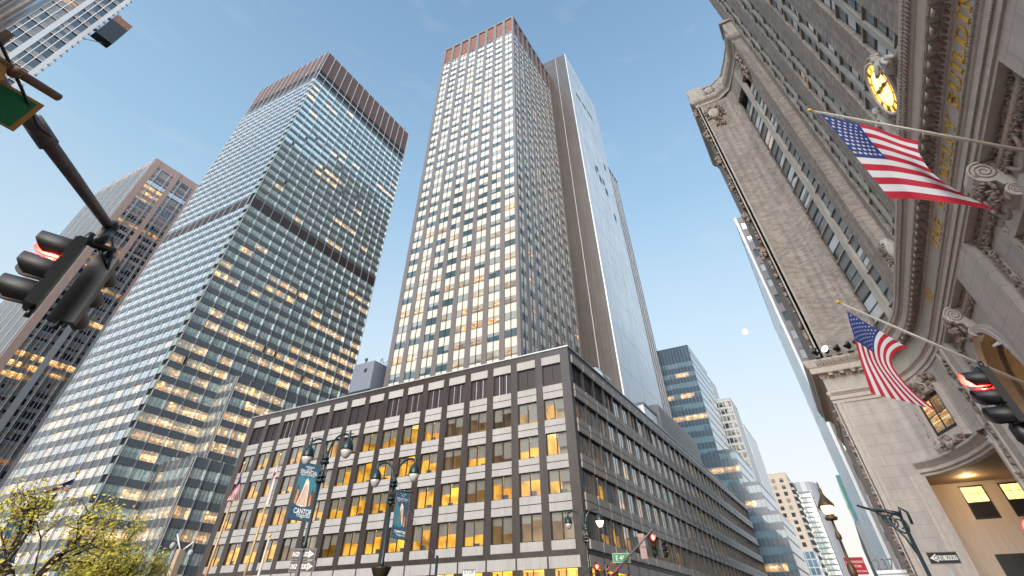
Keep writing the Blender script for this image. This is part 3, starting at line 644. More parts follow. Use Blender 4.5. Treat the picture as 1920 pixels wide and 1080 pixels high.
def beige():
    x0,y0,H=497.,26.,85.2
    t=block('beige_apartment_building','beige brick apartment building with paired windows and corner balconies','apartment building',x0,x0+40,y0,y0+52,H,W['apt'],M['beige'],8,19,4.2,2.7,2.5,litp=.14,top=3,u_in=1.5)
    b=MB(); b.box(FZ,x0+6,x0+24,y0+24,y0+36,H,H+9,M['beige']); b.tube([(x0+10,y0+30,H+9),(x0+10,y0+30,H+11)],.4,M['dgrey']); b.build('bulkhead',t)
    for k in range(19):
        b=MB(); z=H-6-4.2*k
        if z<6: break
        b.box(FZ,x0+3,x0+38,y0-2.2,y0,z,z+.3,M['lgrey']); b.box(FZ,x0+3,x0+38,y0-2.25,y0-2.15,z+.3,z+1.4,M['mgrey']); b.box(FZ,x0+2.9,x0+3,y0-2.2,y0,z+.3,z+1.4,M['mgrey']); b.build('balcony',t)
beige()
def green_glass():
    x0,y0,H=645.,17.6,93.5
    t=block('balcony_glass_tower','slender green glass tower with stacked balconies behind the beige apartments','apartment tower',x0,x0+45,y0,y0+40,H,W['t277'],M['dgrey'],14,24,3.7,2.3,2.6,litp=.12,top=1.2,u_in=.2,sfaces=(12,3.2))
    b=MB(); b.box(FW(x0),y0+11,y0+12,0,H+1,0,.8,M['cream']); b.box(FW(x0),y0-.2,y0+.5,0,H+1,0,.6,M['lgrey'])
    b.build('fin',t)
    for k in range(24):
        z=H-4-3.7*k
        b=MB(); b.box(FZ,x0-2,x0,y0+16,y0+39,z,z+.3,M['lgrey']); b.box(FZ,x0-2.1,x0-2,y0+16,y0+39,z+.3,z+1.3,M['mgrey']); b.build('balcony',t)
    t=thing('grey_tower','rounded grey tower top behind the beige apartments','tower',(760,22,0)); b=MB()
    ax=(790,24.5); H2=121
    pts=[(ax[0]+22*math.cos(a),ax[1]+4+17*math.sin(a)) for a in [math.pi*2*i/20 for i in range(20)]]
    n=len(pts)
    for i in range(n):
        p,q=pts[i],pts[(i+1)%n]; b.poly([(p[0],p[1],0),(q[0],q[1],0),(q[0],q[1],H2),(p[0],p[1],H2)],M['mgrey'])
    b.poly([(p[0],p[1],H2) for p in pts],M['mgrey']); b.build('wall',t)
    b=MB(); b.lathe((ax[0],ax[1]+4,0),[(23.2,96),(23.2,98)],M['dgrey'],20); b.build('cornice',t)
green_glass()
block('small_glass_office','low navy glass office with a white grid frame at the foot of the beige apartments','office block',470,500,24.6,52,37.8,W['bl'],M['lgrey'],9,9,4,2.5,3.4,litp=.05,top=.6,u_in=.1,gwall=M['greyblank'])
# teal sliver: refit
# ================================================================ helpers for plan-swept mouldings
def sweep(mb,path,prof,m,close=False):
    """path: [(x,y)], outward = left of travel ; prof: [(p,z)]"""
    n=len(path); P=[Vector((a,b)) for a,b in path]; off=[]
    for i in range(n):
        d0=(P[i]-P[i-1]).normalized() if i else (P[1]-P[0]).normalized()
        d1=(P[i+1]-P[i]).normalized() if i<n-1 else d0
        n0=Vector((-d0.y,d0.x)); n1=Vector((-d1.y,d1.x)); b=(n0+n1); b=b.normalized(); off.append(b/max(.35,b.dot(n0)))
    vs=[];fs=[];k=len(prof)
    for i in range(n):
        for p,z in prof: q=P[i]+off[i]*p; vs.append((q.x,q.y,z))
    for i in range(n-1):
        for j in range(k-1): fs.append((i*k+j,(i+1)*k+j,(i+1)*k+j+1,i*k+j+1))
    mb.mesh(vs,fs,m)
def along(path,sp):
    out=[]; rest=0
    for i in range(len(path)-1):
        a=Vector(path[i]); b=Vector(path[i+1]); L_=(b-a).length; d=(b-a)/L_; s=rest
        while s<L_: out.append((a+d*s,d,Vector((-d.y,d.x)))); s+=sp
        rest=s-L_
    return out
def seg(p,q):
    a=Vector(p); b=Vector(q); d=(b-a).normalized(); n=Vector((-d.y,d.x)); L_=(b-a).length
    return (lambda u,v,w: Vector((a.x+d.x*u+n.x*w,a.y+d.y*u+n.y*w,v))),L_
def carve(mb,F,u0,u1,v0,v1,w,m,size=.16,dens=1.0,relief=.16):
    """dense foliate relief: overlapping leaf-like blobs"""
    n=int((u1-u0)*(v1-v0)/(size*size*2.2)*dens)
    ex=(F(1,0,0)-F(0,0,0)).normalized(); ez=Vector((0,0,1)); en=(F(0,0,1)-F(0,0,0)).normalized()
    B=Matrix((ex,en,ez)).transposed()
    for _ in range(n):
        u=rnd.uniform(u0,u1); v=rnd.uniform(v0,v1); a=rnd.uniform(0,math.pi); s=size*rnd.uniform(.5,1.2)
        rot=B@Matrix.Rotation(a,3,'Y')
        mb.blob(F(u,v,w+rnd.uniform(-.02,relief*.5)),s*1.3,relief*rnd.uniform(.5,1),s*.5,m,6,4,rot)
def text_obj(s,name,F,u,v,w,size,m,parent,extr=.03,align='LEFT',mirror=False,bold=0,label=None):
    cu=bpy.data.curves.new(name,'FONT'); cu.body=s; cu.size=size; cu.extrude=extr; cu.align_x=align; cu.offset=bold
    ob=bpy.data.objects.new(name+'_src',cu); C.objects.link(ob)
    bpy.context.view_layer.update(); dg=bpy.context.evaluated_depsgraph_get()
    me=bpy.data.meshes.new_from_object(ob.evaluated_get(dg)); bpy.data.objects.remove(ob)
    vs=[F(u+p.co.x,v+p.co.y,w+p.co.z) for p in me.vertices]
    mb=MB(); mb.mesh(vs,[tuple(p.vertices) for p in me.polygons],m); bpy.data.meshes.remove(me)
    return mb.build(name,parent,label)
def serif_word(word,F,x0,x1,v,h,w,m,parent,th=.05):
    T,t_=.21,.085
    def arc(cx,cy,rx,ry,a0,a1,n=10): return [(cx+rx*math.cos(R(a0+(a1-a0)*i/n)),cy+ry*math.sin(R(a0+(a1-a0)*i/n))) for i in range(n+1)]
    G={'T':(.8,[([(.4,0),(.4,1)],T),([(.03,.96),(.77,.96)],t_),([(.06,.96),(.03,.78)],t_),([(.74,.96),(.77,.78)],t_)],[(.4,0)]),
     'H':(.95,[([(.17,0),(.17,1)],T),([(.78,0),(.78,1)],T),([(.17,.5),(.78,.5)],t_)],[(.17,0),(.17,1),(.78,0),(.78,1)]),
     'E':(.75,[([(.17,0),(.17,1)],T),([(.1,.96),(.68,.96),(.7,.78)],t_),([(.17,.52),(.55,.52)],t_),([(.1,.04),(.7,.04),(.73,.25)],t_)],[]),
     'L':(.72,[([(.17,0),(.17,1)],T),([(.1,.04),(.66,.04),(.69,.28)],t_)],[(.17,1)]),
     'M':(1.15,[([(.17,0),(.17,1)],t_),([(.17,1),(.56,.08)],T),([(.56,.08),(.96,1)],t_),([(.96,0),(.96,1)],T)],[(.17,0),(.96,0),(.13,1),(.98,1)]),
     'S':(.68,[(arc(.34,.74,.25,.23,20,270),.12),(arc(.34,.27,.26,.24,90,-160),.13)],[]),
     'Y':(.9,[([(.45,0),(.45,.5)],T),([(.1,1),(.45,.48)],T),([(.82,1),(.45,.48)],t_)],[(.45,0),(.1,1),(.82,1)]),
     'B':(.8,[([(.17,0),(.17,1)],T),([(.17,.97)]+arc(.42,.755,.24,.215,90,-90)+[(.17,.53)],.11),([(.17,.53)]+arc(.44,.285,.28,.255,90,-90)+[(.17,.03)],.12)],[]),
     'U':(.92,[([(.17,1),(.17,.3)],T),(arc(.47,.3,.3,.27,180,360),.1),([(.77,.3),(.77,1)],t_)],[(.17,1),(.77,1)]),
     'I':(.4,[([(.2,0),(.2,1)],T)],[(.2,0),(.2,1)]),
     'D':(.92,[([(.17,0),(.17,1)],T),([(.17,.97)]+arc(.4,.5,.42,.47,90,-90,14)+[(.17,.03)],.11)],[]),
     'N':(.98,[([(.17,0),(.17,1)],t_),([(.17,1),(.8,0)],T),([(.8,0),(.8,1)],t_)],[(.17,0),(.13,1),(.8,1)]),
     'G':(.92,[(arc(.47,.5,.38,.47,50,330,16),.12),([(.8,.42),(.8,.1)],T)],[(.78,.42)]),
     '2':(.66,[(arc(.33,.72,.24,.24,160,-30),.1),([(.54,.6),(.1,.05)],.1),([(.08,.05),(.62,.05)],.1)],[]),
     '3':(.66,[(arc(.3,.75,.24,.21,150,-90),.1),(arc(.3,.29,.27,.25,90,-150),.11)],[]),
     '0':(.74,[(arc(.36,.5,.28,.46,0,360,20),.11)],[])}
    tot=sum(G[c][0]+.16 for c in word)-.16; k=abs(x1-x0)/tot; s_=1
    u=0
    for c in word:
        wd_,st,sf=G[c]; mb=MB()
        def bar(p,q,wt,e=0):
            d=Vector((q[0]-p[0],q[1]-p[1])); L_=d.length or 1; d/=L_; n_=Vector((-d.y,d.x))*wt/2
            P_=[(p[0]-n_.x-d.x*e,p[1]-n_.y-d.y*e),(q[0]-n_.x+d.x*e,q[1]-n_.y+d.y*e),(q[0]+n_.x+d.x*e,q[1]+n_.y+d.y*e),(p[0]+n_.x-d.x*e,p[1]+n_.y-d.y*e)]
            vs=[F(-x0+(u+a_)*k,v+b_*h,w) for a_,b_ in P_]+[F(-x0+(u+a_)*k,v+b_*h,w+th) for a_,b_ in P_]
            mb.mesh(vs,[(0,3,2,1),(4,5,6,7),(0,1,5,4),(1,2,6,5),(2,3,7,6),(3,0,4,7)],m)
        for pl,wt in st:
            for i in range(len(pl)-1): bar(pl[i],pl[i+1],wt,.012 if len(pl)>4 else 0)
        for (a_,b_) in sf: bar((a_-.16,min(.97,max(.03,b_))),(a_+.16,min(.97,max(.03,b_))),.055)
        mb.build('gilded_letter',parent); u+=wd_+.16
def scroll(mb,F,u,wd,m,zt,zb,R1,R2):
    """console: big volute at top, small one at the foot, extruded along u"""
    S=[(0,zt),(R1*2.1,zt)]
    prof=[(0,zt+R1*.2)]
    for i in range(9): a=math.pi/2-math.pi*i/8; prof.append((R1*1.25+R1*math.cos(a),zt-R1*.8+R1*math.sin(a)))
    for i in range(7): t=i/6; prof.append((R1*1.1*(1-t)+R2*1.6*t,zt-R1*1.8-(zt-zb-R1*1.8-R2*2)*t))
    for i in range(7): a=math.pi/2-math.pi*i/6; prof.append((R2*.9+R2*math.cos(a)*1.15,zb+R2+R2*math.sin(a)))
    prof.append((0,zb))
    n=len(prof); vs=[F(u-wd/2,z,p) for p,z in prof]+[F(u+wd/2,z,p) for p,z in prof]
    fs=[tuple(range(n)),tuple(range(2*n-1,n-1,-1))]+[(i,(i+1)%n,n+(i+1)%n,n+i) for i in range(n)]
    mb.mesh(vs,fs,m)
    for sgn in (-1,1):
        for (cp,cz,R0) in ((R1*1.25,zt-R1*.8,R1*.86),(R2*.9,zb+R2,R2*.8)):
            sp=[]; 
            for i in range(40):
                a=i*.42; r=R0*(1-i/44); sp.append(F(u+sgn*(wd/2+.02),cz+r*math.sin(a),cp+r*math.cos(a)))
            mb.tube(sp,R0*.06,M['stoned'],5)  # dark spiral colour stands for shade in the groove
    # carved front leaf
    for i in range(26):
        t=rnd.random(); z=zt-R1*.4-(zt-zb-R2)*t; p=R1*1.9*(1-t)+R2*1.9*t
        mb.blob(F(u+rnd.uniform(-.4,.4)*wd,z,p),.16,.14,.2,M['stoned'],6,4)

# ================================================================ Helmsley-style classical building
BP=[(-24,-14),(14,-14),(40,-14),(57,-14),(60,-13.85),(63.2,-13.4),(66.2,-12.55),(68.8,-11.4),(70.5,-10.1),(71.2,-8.8),(71.2,-4.2),(92,-4.2)]
def classical():
    t=thing('landmark_building','ornate limestone and brick landmark with gilded lettering, arches and a curved corner','building',(58,-14,0))
    S,SP,SD=M['stone'],M['stonep'],M['stoned']
    # ---- entablature
    e=MB()
    prof=[(0,19.5),(.12,19.5),(.12,19.84),(.2,19.88),(.2,20.26),(.28,20.32),(.36,20.48),(.36,20.6),(.1,20.84),(.04,20.84),(.04,22.17),(.14,22.19),(.34,22.5),(.35,22.62),(.96,22.62),(1.0,22.72),(1.04,23.2),(1.14,23.27),(1.36,23.85),(1.4,24.05),(-.6,24.3)]
    sweep(e,BP,prof,SP); e.build('entablature',t)
    fr=MB(); sweep(fr,BP,[(.045,20.9),(.05,20.9),(.05,22.12),(.045,22.12)],mat('frieze_stone',(.50,.46,.41),.7,var=.2,scale=1.2,bump=.1)); fr.build('frieze',t)
    band=MB(); P1=BP[1:-1]
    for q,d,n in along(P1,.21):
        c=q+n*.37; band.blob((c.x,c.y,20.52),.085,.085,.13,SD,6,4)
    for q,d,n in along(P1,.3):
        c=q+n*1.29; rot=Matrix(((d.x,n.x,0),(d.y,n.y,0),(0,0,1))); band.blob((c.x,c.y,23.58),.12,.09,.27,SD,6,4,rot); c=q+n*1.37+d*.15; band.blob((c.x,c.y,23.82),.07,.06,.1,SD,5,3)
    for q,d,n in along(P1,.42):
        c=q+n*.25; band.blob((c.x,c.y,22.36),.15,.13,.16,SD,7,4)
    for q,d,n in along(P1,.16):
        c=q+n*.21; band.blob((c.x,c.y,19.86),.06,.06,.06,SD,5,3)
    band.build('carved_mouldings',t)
    for q,d,n in along([BP[1]]+[BP[2]]+list(BP[3:-1]),1.2):
        if q.x<14.5: continue
        m=MB(); F=lambda u,v,w: Vector((q.x+d.x*u+n.x*w,q.y+d.y*u+n.y*w,v))
        m.box(F,-.24,.24,22.3,22.66,.34,.86,SD); m.box(F,-.3,.3,22.56,22.67,.3,.93,SP); m.tube([F(-.24,22.36,.84),F(.24,22.36,.84)],.09,SP,7); m.box(F,.42,.8,22.585,22.64,.45,.85,SP)  # brown blocks carry the soffit shade in their colour
        m.build('modillion',t)
    # ---- lower walls, straight part with recessed bays
    wl=MB(); F=FN(-14)
    dep=.75
    wl.box(F,-24,4,0,19.5,-3,0,S); wl.box(F,4,21.4,0,19.5,-3,-.0,S,''); wl.box(F,38.3,43.4,0,19.5,-3,0,S)
    # bay 1 back wall with window opening
    a,b,z0,z1=26.2,33.2,7.5,16.6
    wl.box(F,21.4,a,0,19.48,-3,-dep,S); wl.box(F,b,38.3,0,19.48,-3,-dep,S); wl.box(F,a,b,z1,19.48,-3,-dep-.003,S); wl.box(F,a,b,0,z0,-3,-dep-.003,S)
    # bay 2 back wall with arch
    cx,RR,zs=49.6,4.75,12.4; ba,bb=43.4,56.6
    wl.box(F,ba,cx-RR,0,19.48,-4,-dep,S); wl.box(F,cx+RR,bb,0,19.48,-4,-dep,S)
    N_=28; 
    for i in range(N_):
        a0=math.pi*i/N_; a1=math.pi*(i+1)/N_; x0,zA=cx+RR*math.cos(a0),zs+RR*math.sin(a0); x1,zB=cx+RR*math.cos(a1),zs+RR*math.sin(a1)
        wl.poly([F(x0,zA,-dep),F(x1,zB,-dep),F(x1,19.48,-dep),F(x0,19.48,-dep)],S)
    wl.box(F,bb,57.2,0,19.49,-3,0,S)
    wl.box(F,21.4,38.3,19.3,19.495,-dep-.1,-.004,SP); wl.box(F,43.4,56.6,19.3,19.495,-dep-.1,-.004,SP)
    wl.build('wall',t)
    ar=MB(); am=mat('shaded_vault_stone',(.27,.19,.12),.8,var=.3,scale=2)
    for ring,(r0,r1,w0,w1) in enumerate(((RR,RR+.55,-dep+.01,-dep+.28),(RR-.003,RR+.3,-dep+.28,-dep+.42))):
        for i in range(N_):
            a0=math.pi*i/N_; a1=math.pi*(i+1)/N_
            def P(r,a,w_): return F(cx+r*math.cos(a),zs+r*math.sin(a),w_)
            ar.mesh([P(r0,a0,w1),P(r0,a1,w1),P(r1,a1,w1),P(r1,a0,w1),P(r0,a0,w0),P(r0,a1,w0),P(r1,a1,w0),P(r1,a0,w0)],[(0,1,2,3),(0,4,5,1),(3,2,6,7)],SP)
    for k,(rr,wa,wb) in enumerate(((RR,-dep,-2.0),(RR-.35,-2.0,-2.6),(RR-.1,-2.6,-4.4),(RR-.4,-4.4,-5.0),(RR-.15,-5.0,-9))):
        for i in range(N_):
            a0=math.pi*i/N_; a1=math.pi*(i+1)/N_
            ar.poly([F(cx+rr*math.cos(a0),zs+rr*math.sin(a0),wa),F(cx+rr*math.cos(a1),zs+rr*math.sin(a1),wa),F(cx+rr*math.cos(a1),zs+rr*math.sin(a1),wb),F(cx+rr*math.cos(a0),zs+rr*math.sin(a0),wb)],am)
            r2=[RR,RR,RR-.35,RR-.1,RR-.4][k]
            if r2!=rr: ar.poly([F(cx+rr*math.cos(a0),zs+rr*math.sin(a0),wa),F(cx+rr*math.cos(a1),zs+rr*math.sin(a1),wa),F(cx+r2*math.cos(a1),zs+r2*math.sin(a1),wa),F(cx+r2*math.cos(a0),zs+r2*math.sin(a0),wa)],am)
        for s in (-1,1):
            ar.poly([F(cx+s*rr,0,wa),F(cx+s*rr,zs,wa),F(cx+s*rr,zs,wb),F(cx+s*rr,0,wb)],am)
    for w_ in (-3.1,-3.8,-5.6,-6.6,-7.6):
        for i in range(2,N_-2,3):
            a0=math.pi*(i+.5)/N_; c=F(cx+(RR-.16)*math.cos(a0),zs+(RR-.16)*math.sin(a0),w_); ar.blob(c,.28,.28,.1,SD,8,4,Matrix.Rotation(math.pi/2-a0,3,'Y'))
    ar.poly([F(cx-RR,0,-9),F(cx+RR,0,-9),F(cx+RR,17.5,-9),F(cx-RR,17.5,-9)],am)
    ar.build('portal_arch',t)
    orn=MB()
    for (u0,u1) in ((21.5,38.2),(43.5,56.5)):
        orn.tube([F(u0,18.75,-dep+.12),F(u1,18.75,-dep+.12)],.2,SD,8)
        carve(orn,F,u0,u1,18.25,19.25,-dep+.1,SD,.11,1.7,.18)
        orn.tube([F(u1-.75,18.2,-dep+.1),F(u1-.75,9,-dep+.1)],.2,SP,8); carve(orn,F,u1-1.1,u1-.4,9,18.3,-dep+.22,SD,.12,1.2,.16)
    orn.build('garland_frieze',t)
    # window of bay 1: deep architrave, dark glazing
    wf=MB(); fa=.85
    wf.box(F,a-fa,a,z0-.5,z1+fa,-dep-.02,-dep+.3,SP); wf.box(F,b,b+fa,z0-.5,z1+fa,-dep-.02,-dep+.3,SP); wf.box(F,a,b,z1,z1+fa,-dep-.02,-dep+.297,SP)
    wf.box(F,a-.35,a,z0-.4,z1+.35,-dep+.3,-dep+.4,SP); wf.box(F,b,b+.35,z0-.4,z1+.35,-dep+.3,-dep+.4,SP); wf.box(F,a,b,z1,z1+.35,-dep+.3,-dep+.397,SP); wf.box(F,a-1.2,b+1.2,z0-1,z0-.5,-dep,-dep+.6,SP)
    wf.build('window_surround',t)
    g=MB(); g.box(F,a,b,z0,z1,-1.9,-1.8,M['gwin'])
    for i in range(4):
        for j in range(4):
            p,q=a+.15+(b-a-.3)*i/4,a+.15+(b-a-.3)*(i+1)/4; r0,r1=z0+.15+(z1-z0-.3)*j/4,z0+.15+(z1-z0-.3)*(j+1)/4
            pane(g,F,p+.06,q-.06,r0+.06,r1-.06,-1.77,W['apt'],.25 if rnd.random()<.3 else 0,0)
    g.build('window',t)
    for cxs,zt,zb,R1,R2,wd in ((30.0,19.3,16.9,.7,.4,1.5),(49.6,19.25,16.9,.68,.38,1.5)):
        k=MB(); Fk=lambda u,v,w,: F(u,v,w-dep); scroll(k,Fk,cxs,wd,SP,zt,zb,R1,R2); carve(k,F,cxs-.7,cxs+.7,zb,zt-.4,.55,SD,.15,.8,.25); k.build('keystone_scroll',t)
    # swags beside the window head
    for s in (-1,1):
        k=MB()
        pts=[F(29.7+s*(1+2.6*i/10),17.7+1.0*((i/10-.5)**2)*4-.4,-dep+.2) for i in range(11)]; k.tube(pts,[.1+.09*math.sin(math.pi*i/10) for i in range(11)],SD,8)
        carve(k,F,29.7+s*3.7-.3,29.7+s*3.7+.3,14.5,17.6,-dep+.2,SD,.12,1.2,.2)
        k.build('swag',t)
    # ---- curved corner and west face
    cw=MB(); CP=BP[3:-1]
    sweep(cw,BP[3:10],[(0,13.0),(0,19.5)],S); sweep(cw,BP[9:12],[(0,0),(0,19.5)],S)
    # portal opening under curved lintel between points 4..9 ; jambs
    sweep(cw,[(57.2,-14),(60.6,-13.8)],[(0,0),(0,13.1)],S)
    cw.build('corner_wall',t)
    li=MB(); LP=[(60.6,-13.8),(63.2,-13.4),(66.2,-12.55),(68.8,-11.4),(70.5,-10.1),(71.2,-8.8)]
    sweep(li,LP,[(0,12.15),(.12,12.15),(.14,12.3),(.34,12.42),(.36,12.62),(.2,12.7),(.5,12.95),(.75,13.15),(.78,13.32),(.0,13.5)],SP); 
    sweep(li,LP,[(0,12.15),(-.6,12.15),(-.6,12.5)],SP); 
    for dx,(x,y,nx,ny) in enumerate(((71.2,-8.8,-1,0),(60.6,-13.8,0,1))):
        for w0,w1,p in ((0,.4,.2),(.4,1.0,.5),(1.0,1.4,.25)):
            if dx==0: li.box(FW(71.2),y+0-.0+w0-.2,y+w1-.2,0,12.3,-.3,p,SP)
            else: li.box(FN(-13.95),x-w1,x-w0,0,12.3,-.3,p,SP)
    li.build('portal_surround',t)
    pi=MB(); pw=mat('portal_inner_stone',(.56,.48,.41),.8,var=.12,scale=.6,streak=.1)
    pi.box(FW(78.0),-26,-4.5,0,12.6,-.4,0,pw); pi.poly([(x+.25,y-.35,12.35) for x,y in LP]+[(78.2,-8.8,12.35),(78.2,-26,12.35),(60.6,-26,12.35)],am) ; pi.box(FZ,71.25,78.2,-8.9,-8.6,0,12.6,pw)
    pi.box(FZ,57,60.6,-26,-14.4,0,12.5,pw)
    pi.build('portal_inner_wall',t)
    for (y0,y1,zA,zB,lt) in ((-14.4,-12.2,9.3,12.05,1),(-17.9,-15.7,9.3,12.05,1),(-14.4,-12.0,3.4,6.65,0),(-18,-15.6,3.4,6.65,0)):
        w_=MB(); F3=FW(78.0); w_.box(F3,y0,y1,zA,zB,-.1,.05,M['black']); 
        zm=(zA+zB)/2
        if lt:
            pl=emit('lit_pane',(1,.66,.22),.95) if 'lit_pane' not in bpy.data.materials else bpy.data.materials['lit_pane']
            w_.box(F3,y0+.15,y1-.15,zm,zB-.15,.05,.06,pl)
            for i in (1,2): w_.box(F3,y0+(y1-y0)*i/3-.02,y0+(y1-y0)*i/3+.02,zm,zB-.15,.06,.08,M['black'])
            w_.box(F3,y0+.1,y1-.1,(zm+zB)/2-.02,(zm+zB)/2+.02,.06,.08,M['black']); w_.blob(F3(y0+.45,zm+.25,.1),.1,.1,.1,M['spot'],8,5)
        w_.box(F3,y0+.15,y1-.15,zA+.15,zm-.08,.05,.055,W['apt']) 
        w_.build('portal_window',t)
    # curved-corner window: frame, four panes, carved surround
    F4,L4=seg((63.3,-13.38),(69.2,-11.15)); sw=MB(); u0,u1,zA,zB=.95,5.2,14.6,17.7
    sw.box(F4,u0,u1,zA,zB,-.2,.12,M['black']); um=(u0+u1)/2
    for i in range(2):
        for j in range(2):
            p,q=(u0+.42,um-.14) if i==0 else (um+.14,u1-.42); r0,r1=(zA+.32,(zA+zB)/2-.04) if j==0 else ((zA+zB)/2+.04,zB-.32)
            sw.poly([F4(p,r0,.13),F4(q,r0,.13),F4(q,r1,.13),F4(p,r1,.13)],W['pod'],(rnd.choice([.5,.25,.4]),0,rnd.random()),[(p,0),(q,0),(q,1),(p,1)])
    sw.build('corner_window',t)
    ss=MB()
    for p,q in ((u0-.55,u0),(u1,u1+.55)): ss.box(F4,p,q,zA-.6,zB+.5,-.2,.3,SP); ss.box(F4,p+.1,q-.1,zA-.6,zB+.5,.3,.38,SP)
    ss.box(F4,u0,u1,zB,zB+.5,-.2,.297,SP); ss.box(F4,u0,u1,zA-.5,zA,-.2,.297,SP); ss.box(F4,u0-.7,u1+.7,zA-.85,zA-.5,-.2,.55,SP)
    ss.box(F4,u1+.75,u1+1.1,zA-.2,18.6,-.2,.22,SP)
    scroll(ss,F4,u0+1.4,.9,SP,19.3,17.7,.45,.28)
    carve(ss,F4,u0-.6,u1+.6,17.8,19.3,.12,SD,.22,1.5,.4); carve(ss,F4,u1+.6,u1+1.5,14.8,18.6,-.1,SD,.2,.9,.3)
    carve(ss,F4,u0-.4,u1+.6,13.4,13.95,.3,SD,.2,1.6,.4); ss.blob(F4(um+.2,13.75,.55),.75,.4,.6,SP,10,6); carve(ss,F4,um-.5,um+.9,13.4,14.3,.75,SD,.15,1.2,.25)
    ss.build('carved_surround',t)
    # vertical garland pilaster strips on the curve
    for (p,q) in (((58.3,-13.97),(60.3,-13.83)),):
        F5,L5=seg(p,q); pl=MB(); pl.box(F5,0,.35,0,19.5,-.1,.18,SP); pl.box(F5,L5-.35,L5,0,19.5,-.1,.18,SP); carve(pl,F5,.45,L5-.45,5,19.0,.0,SD,.18,.8,.3); pl.build('pilaster',t)
    ne=MB(); Fq=FW(71.2)
    for y0_,p in ((-4.75,.16),(-5.2,.1)): ne.box(Fq,y0_,y0_+.3,0,19.5,-.1,p,SP)
    ne.box(FN(-4.2),71.2,71.6,0,19.5,-.1,.14,SP)
    carve(ne,FN(-4.2),71.4,72.6,4,19,.05,SD,.25,.9,.4); ne.build('corner_moulding',t)
    # ---- lettering
    tf=lambda u,v,w: Vector((-u,-14+w,v))   # reads towards -x
    for s,x0,x1 in (('THE',42.7,38.4),('HELMSLEY',36.9,27.6),('BUILDING',26.5,17.0),('230',52.2,50.2)):
        serif_word(s,tf,x0,x1,21.1,.78,.08,M['gold'],t)
    # ---- upper brick tower, north face
    HB,HS=M['hbrick'],M['hstone']; TY=-16.0; TX=62.0; TZ=118
    tw=MB(); Fm=FN(TY); cols=[]; x=57.3
    pairs=[57.3-8.25*i for i in range(10)]
    prev=TX; tw.box(FZ,-26,TX-.05,-40,TY-.65,24,TZ,HB)
    for xs_ in pairs:
        a2,a1=xs_,xs_-1.75; b2,b1=xs_-2.45,xs_-4.2
        tw.box(Fm,a2,prev,22,TZ,-.7,0,HB); tw.box(Fm,b2,a1,22,TZ,-.7,-.12,HS); cols+= [(a1,a2),(b1,b2)]; prev=b1
    tw.box(Fm,-26,prev,22,TZ,-.7,0,HB); tw.build('tower_wall',t)
    cells=[]
    fz=[26.6+4.2*k for k in range(21)]
    def wcell(F,a,b,z,ww=W['helm']):
        lit=rnd.choice([.9,.6]) if rnd.random()<.07 else 0; r=rnd.random(); bl=rnd.choice([0,0,.5,1,1])
        def fn(mb):
            gf=M['gwin']; d=-.42
            mb.box(F,a,b,z-1.55,z,d-.1,d+.02,gf); mb.box(F,a+.15,b-.15,z-1.35,z-.2,d+.02,d+.06,M['mgrey']); mb.box(F,a,b,z-.12,z,d,d+.3,HS)
            c=(a+b)/2; zm=z+1.35
            mb.box(F,a,b,z,z+2.65,d-.12,d-.06,gf)
            for (z0_,z1_,k) in ((z+.1,zm-.05,0),(zm+.05,z+2.55,1)):
                pane(mb,F,a+.12,b-.12,z0_,z1_,d-.04+.03*k,ww,lit,bl if rnd.random()<.7 else 0,.03)
            mb.box(F,a,b,zm-.05,zm+.05,d-.06,d+.02,gf)
        return (fn,F((a+b)/2,z+1,0),(b-a)*2.6)
    for a_,b_ in cols:
        for z in fz: cells.append(wcell(Fm,a_,b_,z))
    # ---- wing
    WZ=75.2; wg=MB()
    def wseg(p,q,m=HB,z0=24,z1=WZ): 
        F_,L_=seg(p,q); wg.box(F_,0,L_,z0,z1,-.6,0,m); return F_,L_
    wseg((59,-16.4),(59,-14.46)); wseg((59,-14.46),(62.8,-14.05)); wseg((65,-13.37),(66,-13.0),HS); wseg((69.6,-11.8),(70.8,-10.6)); wseg((70.8,-10.6),(71.2,-9.2)); wseg((71.2,-9.2),(71.2,-4.8)); wseg((71.2,-4.8),(92,-4.8))
    wg.box(FZ,71.8,92,-24,-5.4,24,WZ-.2,HB); wg.box(FZ,59.7,71.9,-24,-15.6,24,WZ-.2,HB); wg.box(FZ,66.5,71.9,-16,-13.6,24,WZ-.2,HB)
    for p,q in (((62.8,-14.05),(65,-13.37)),((66,-13.0),(69.6,-11.8))):
        F_,L_=seg(p,q); wg.box(F_,0,L_,WZ-5.6,WZ,-.6,.0,HB)
        for z in fz:
            if z+2.6<WZ-5: cells.append(wcell(F_,0,L_,z))
    wg.build('wing_wall',t); win_parts(t,cells)
    wc=MB(); WP=[(59.3,-16.3),(59,-14.46),(62.8,-14.05),(66,-13.0),(69.6,-11.6),(71.2,-9.2),(71.2,-4.8),(92,-4.8)]
    sweep(wc,WP,[(0,73.6),(.15,73.7),(.15,74.1),(.3,74.3),(.7,74.6),(.9,75.0),(.95,75.35),(.1,75.5),(.1,78.2),(.25,78.3),(.25,78.6),(-.6,78.6)],HS)
    for q,d,n in along(WP[1:7],.55):
        c=q+n*.3; wc.blob((c.x,c.y,76.6),.16,.16,.8,HS,6,4)
    wc.box(FZ,58.2,61.5,-16.2,-14.3,75.4,79.6,HS); wc.box(FZ,57.8,61.9,-16.6,-13.9,79.2,79.8,HS); wc.box(FZ,70.6,73.5,-7,-4.2,75.4,78.9,HS)
    wc.build('wing_cornice',t)
    ct=MB(); Fc=FW(71.2); ax=Matrix(((0,0,-1),(1,0,0),(0,1,0))).transposed()
    ct.blob(Fc(-7.2,70.6,.15),.5,1.1,1.35,HS,14,8); carve(ct,Fc,-8.9,-5.6,69.2,72.4,.1,SD,.26,1.2,.4); carve(ct,Fc,-8.2,-6.6,66.8,69.2,.08,SD,.24,1.1,.35)
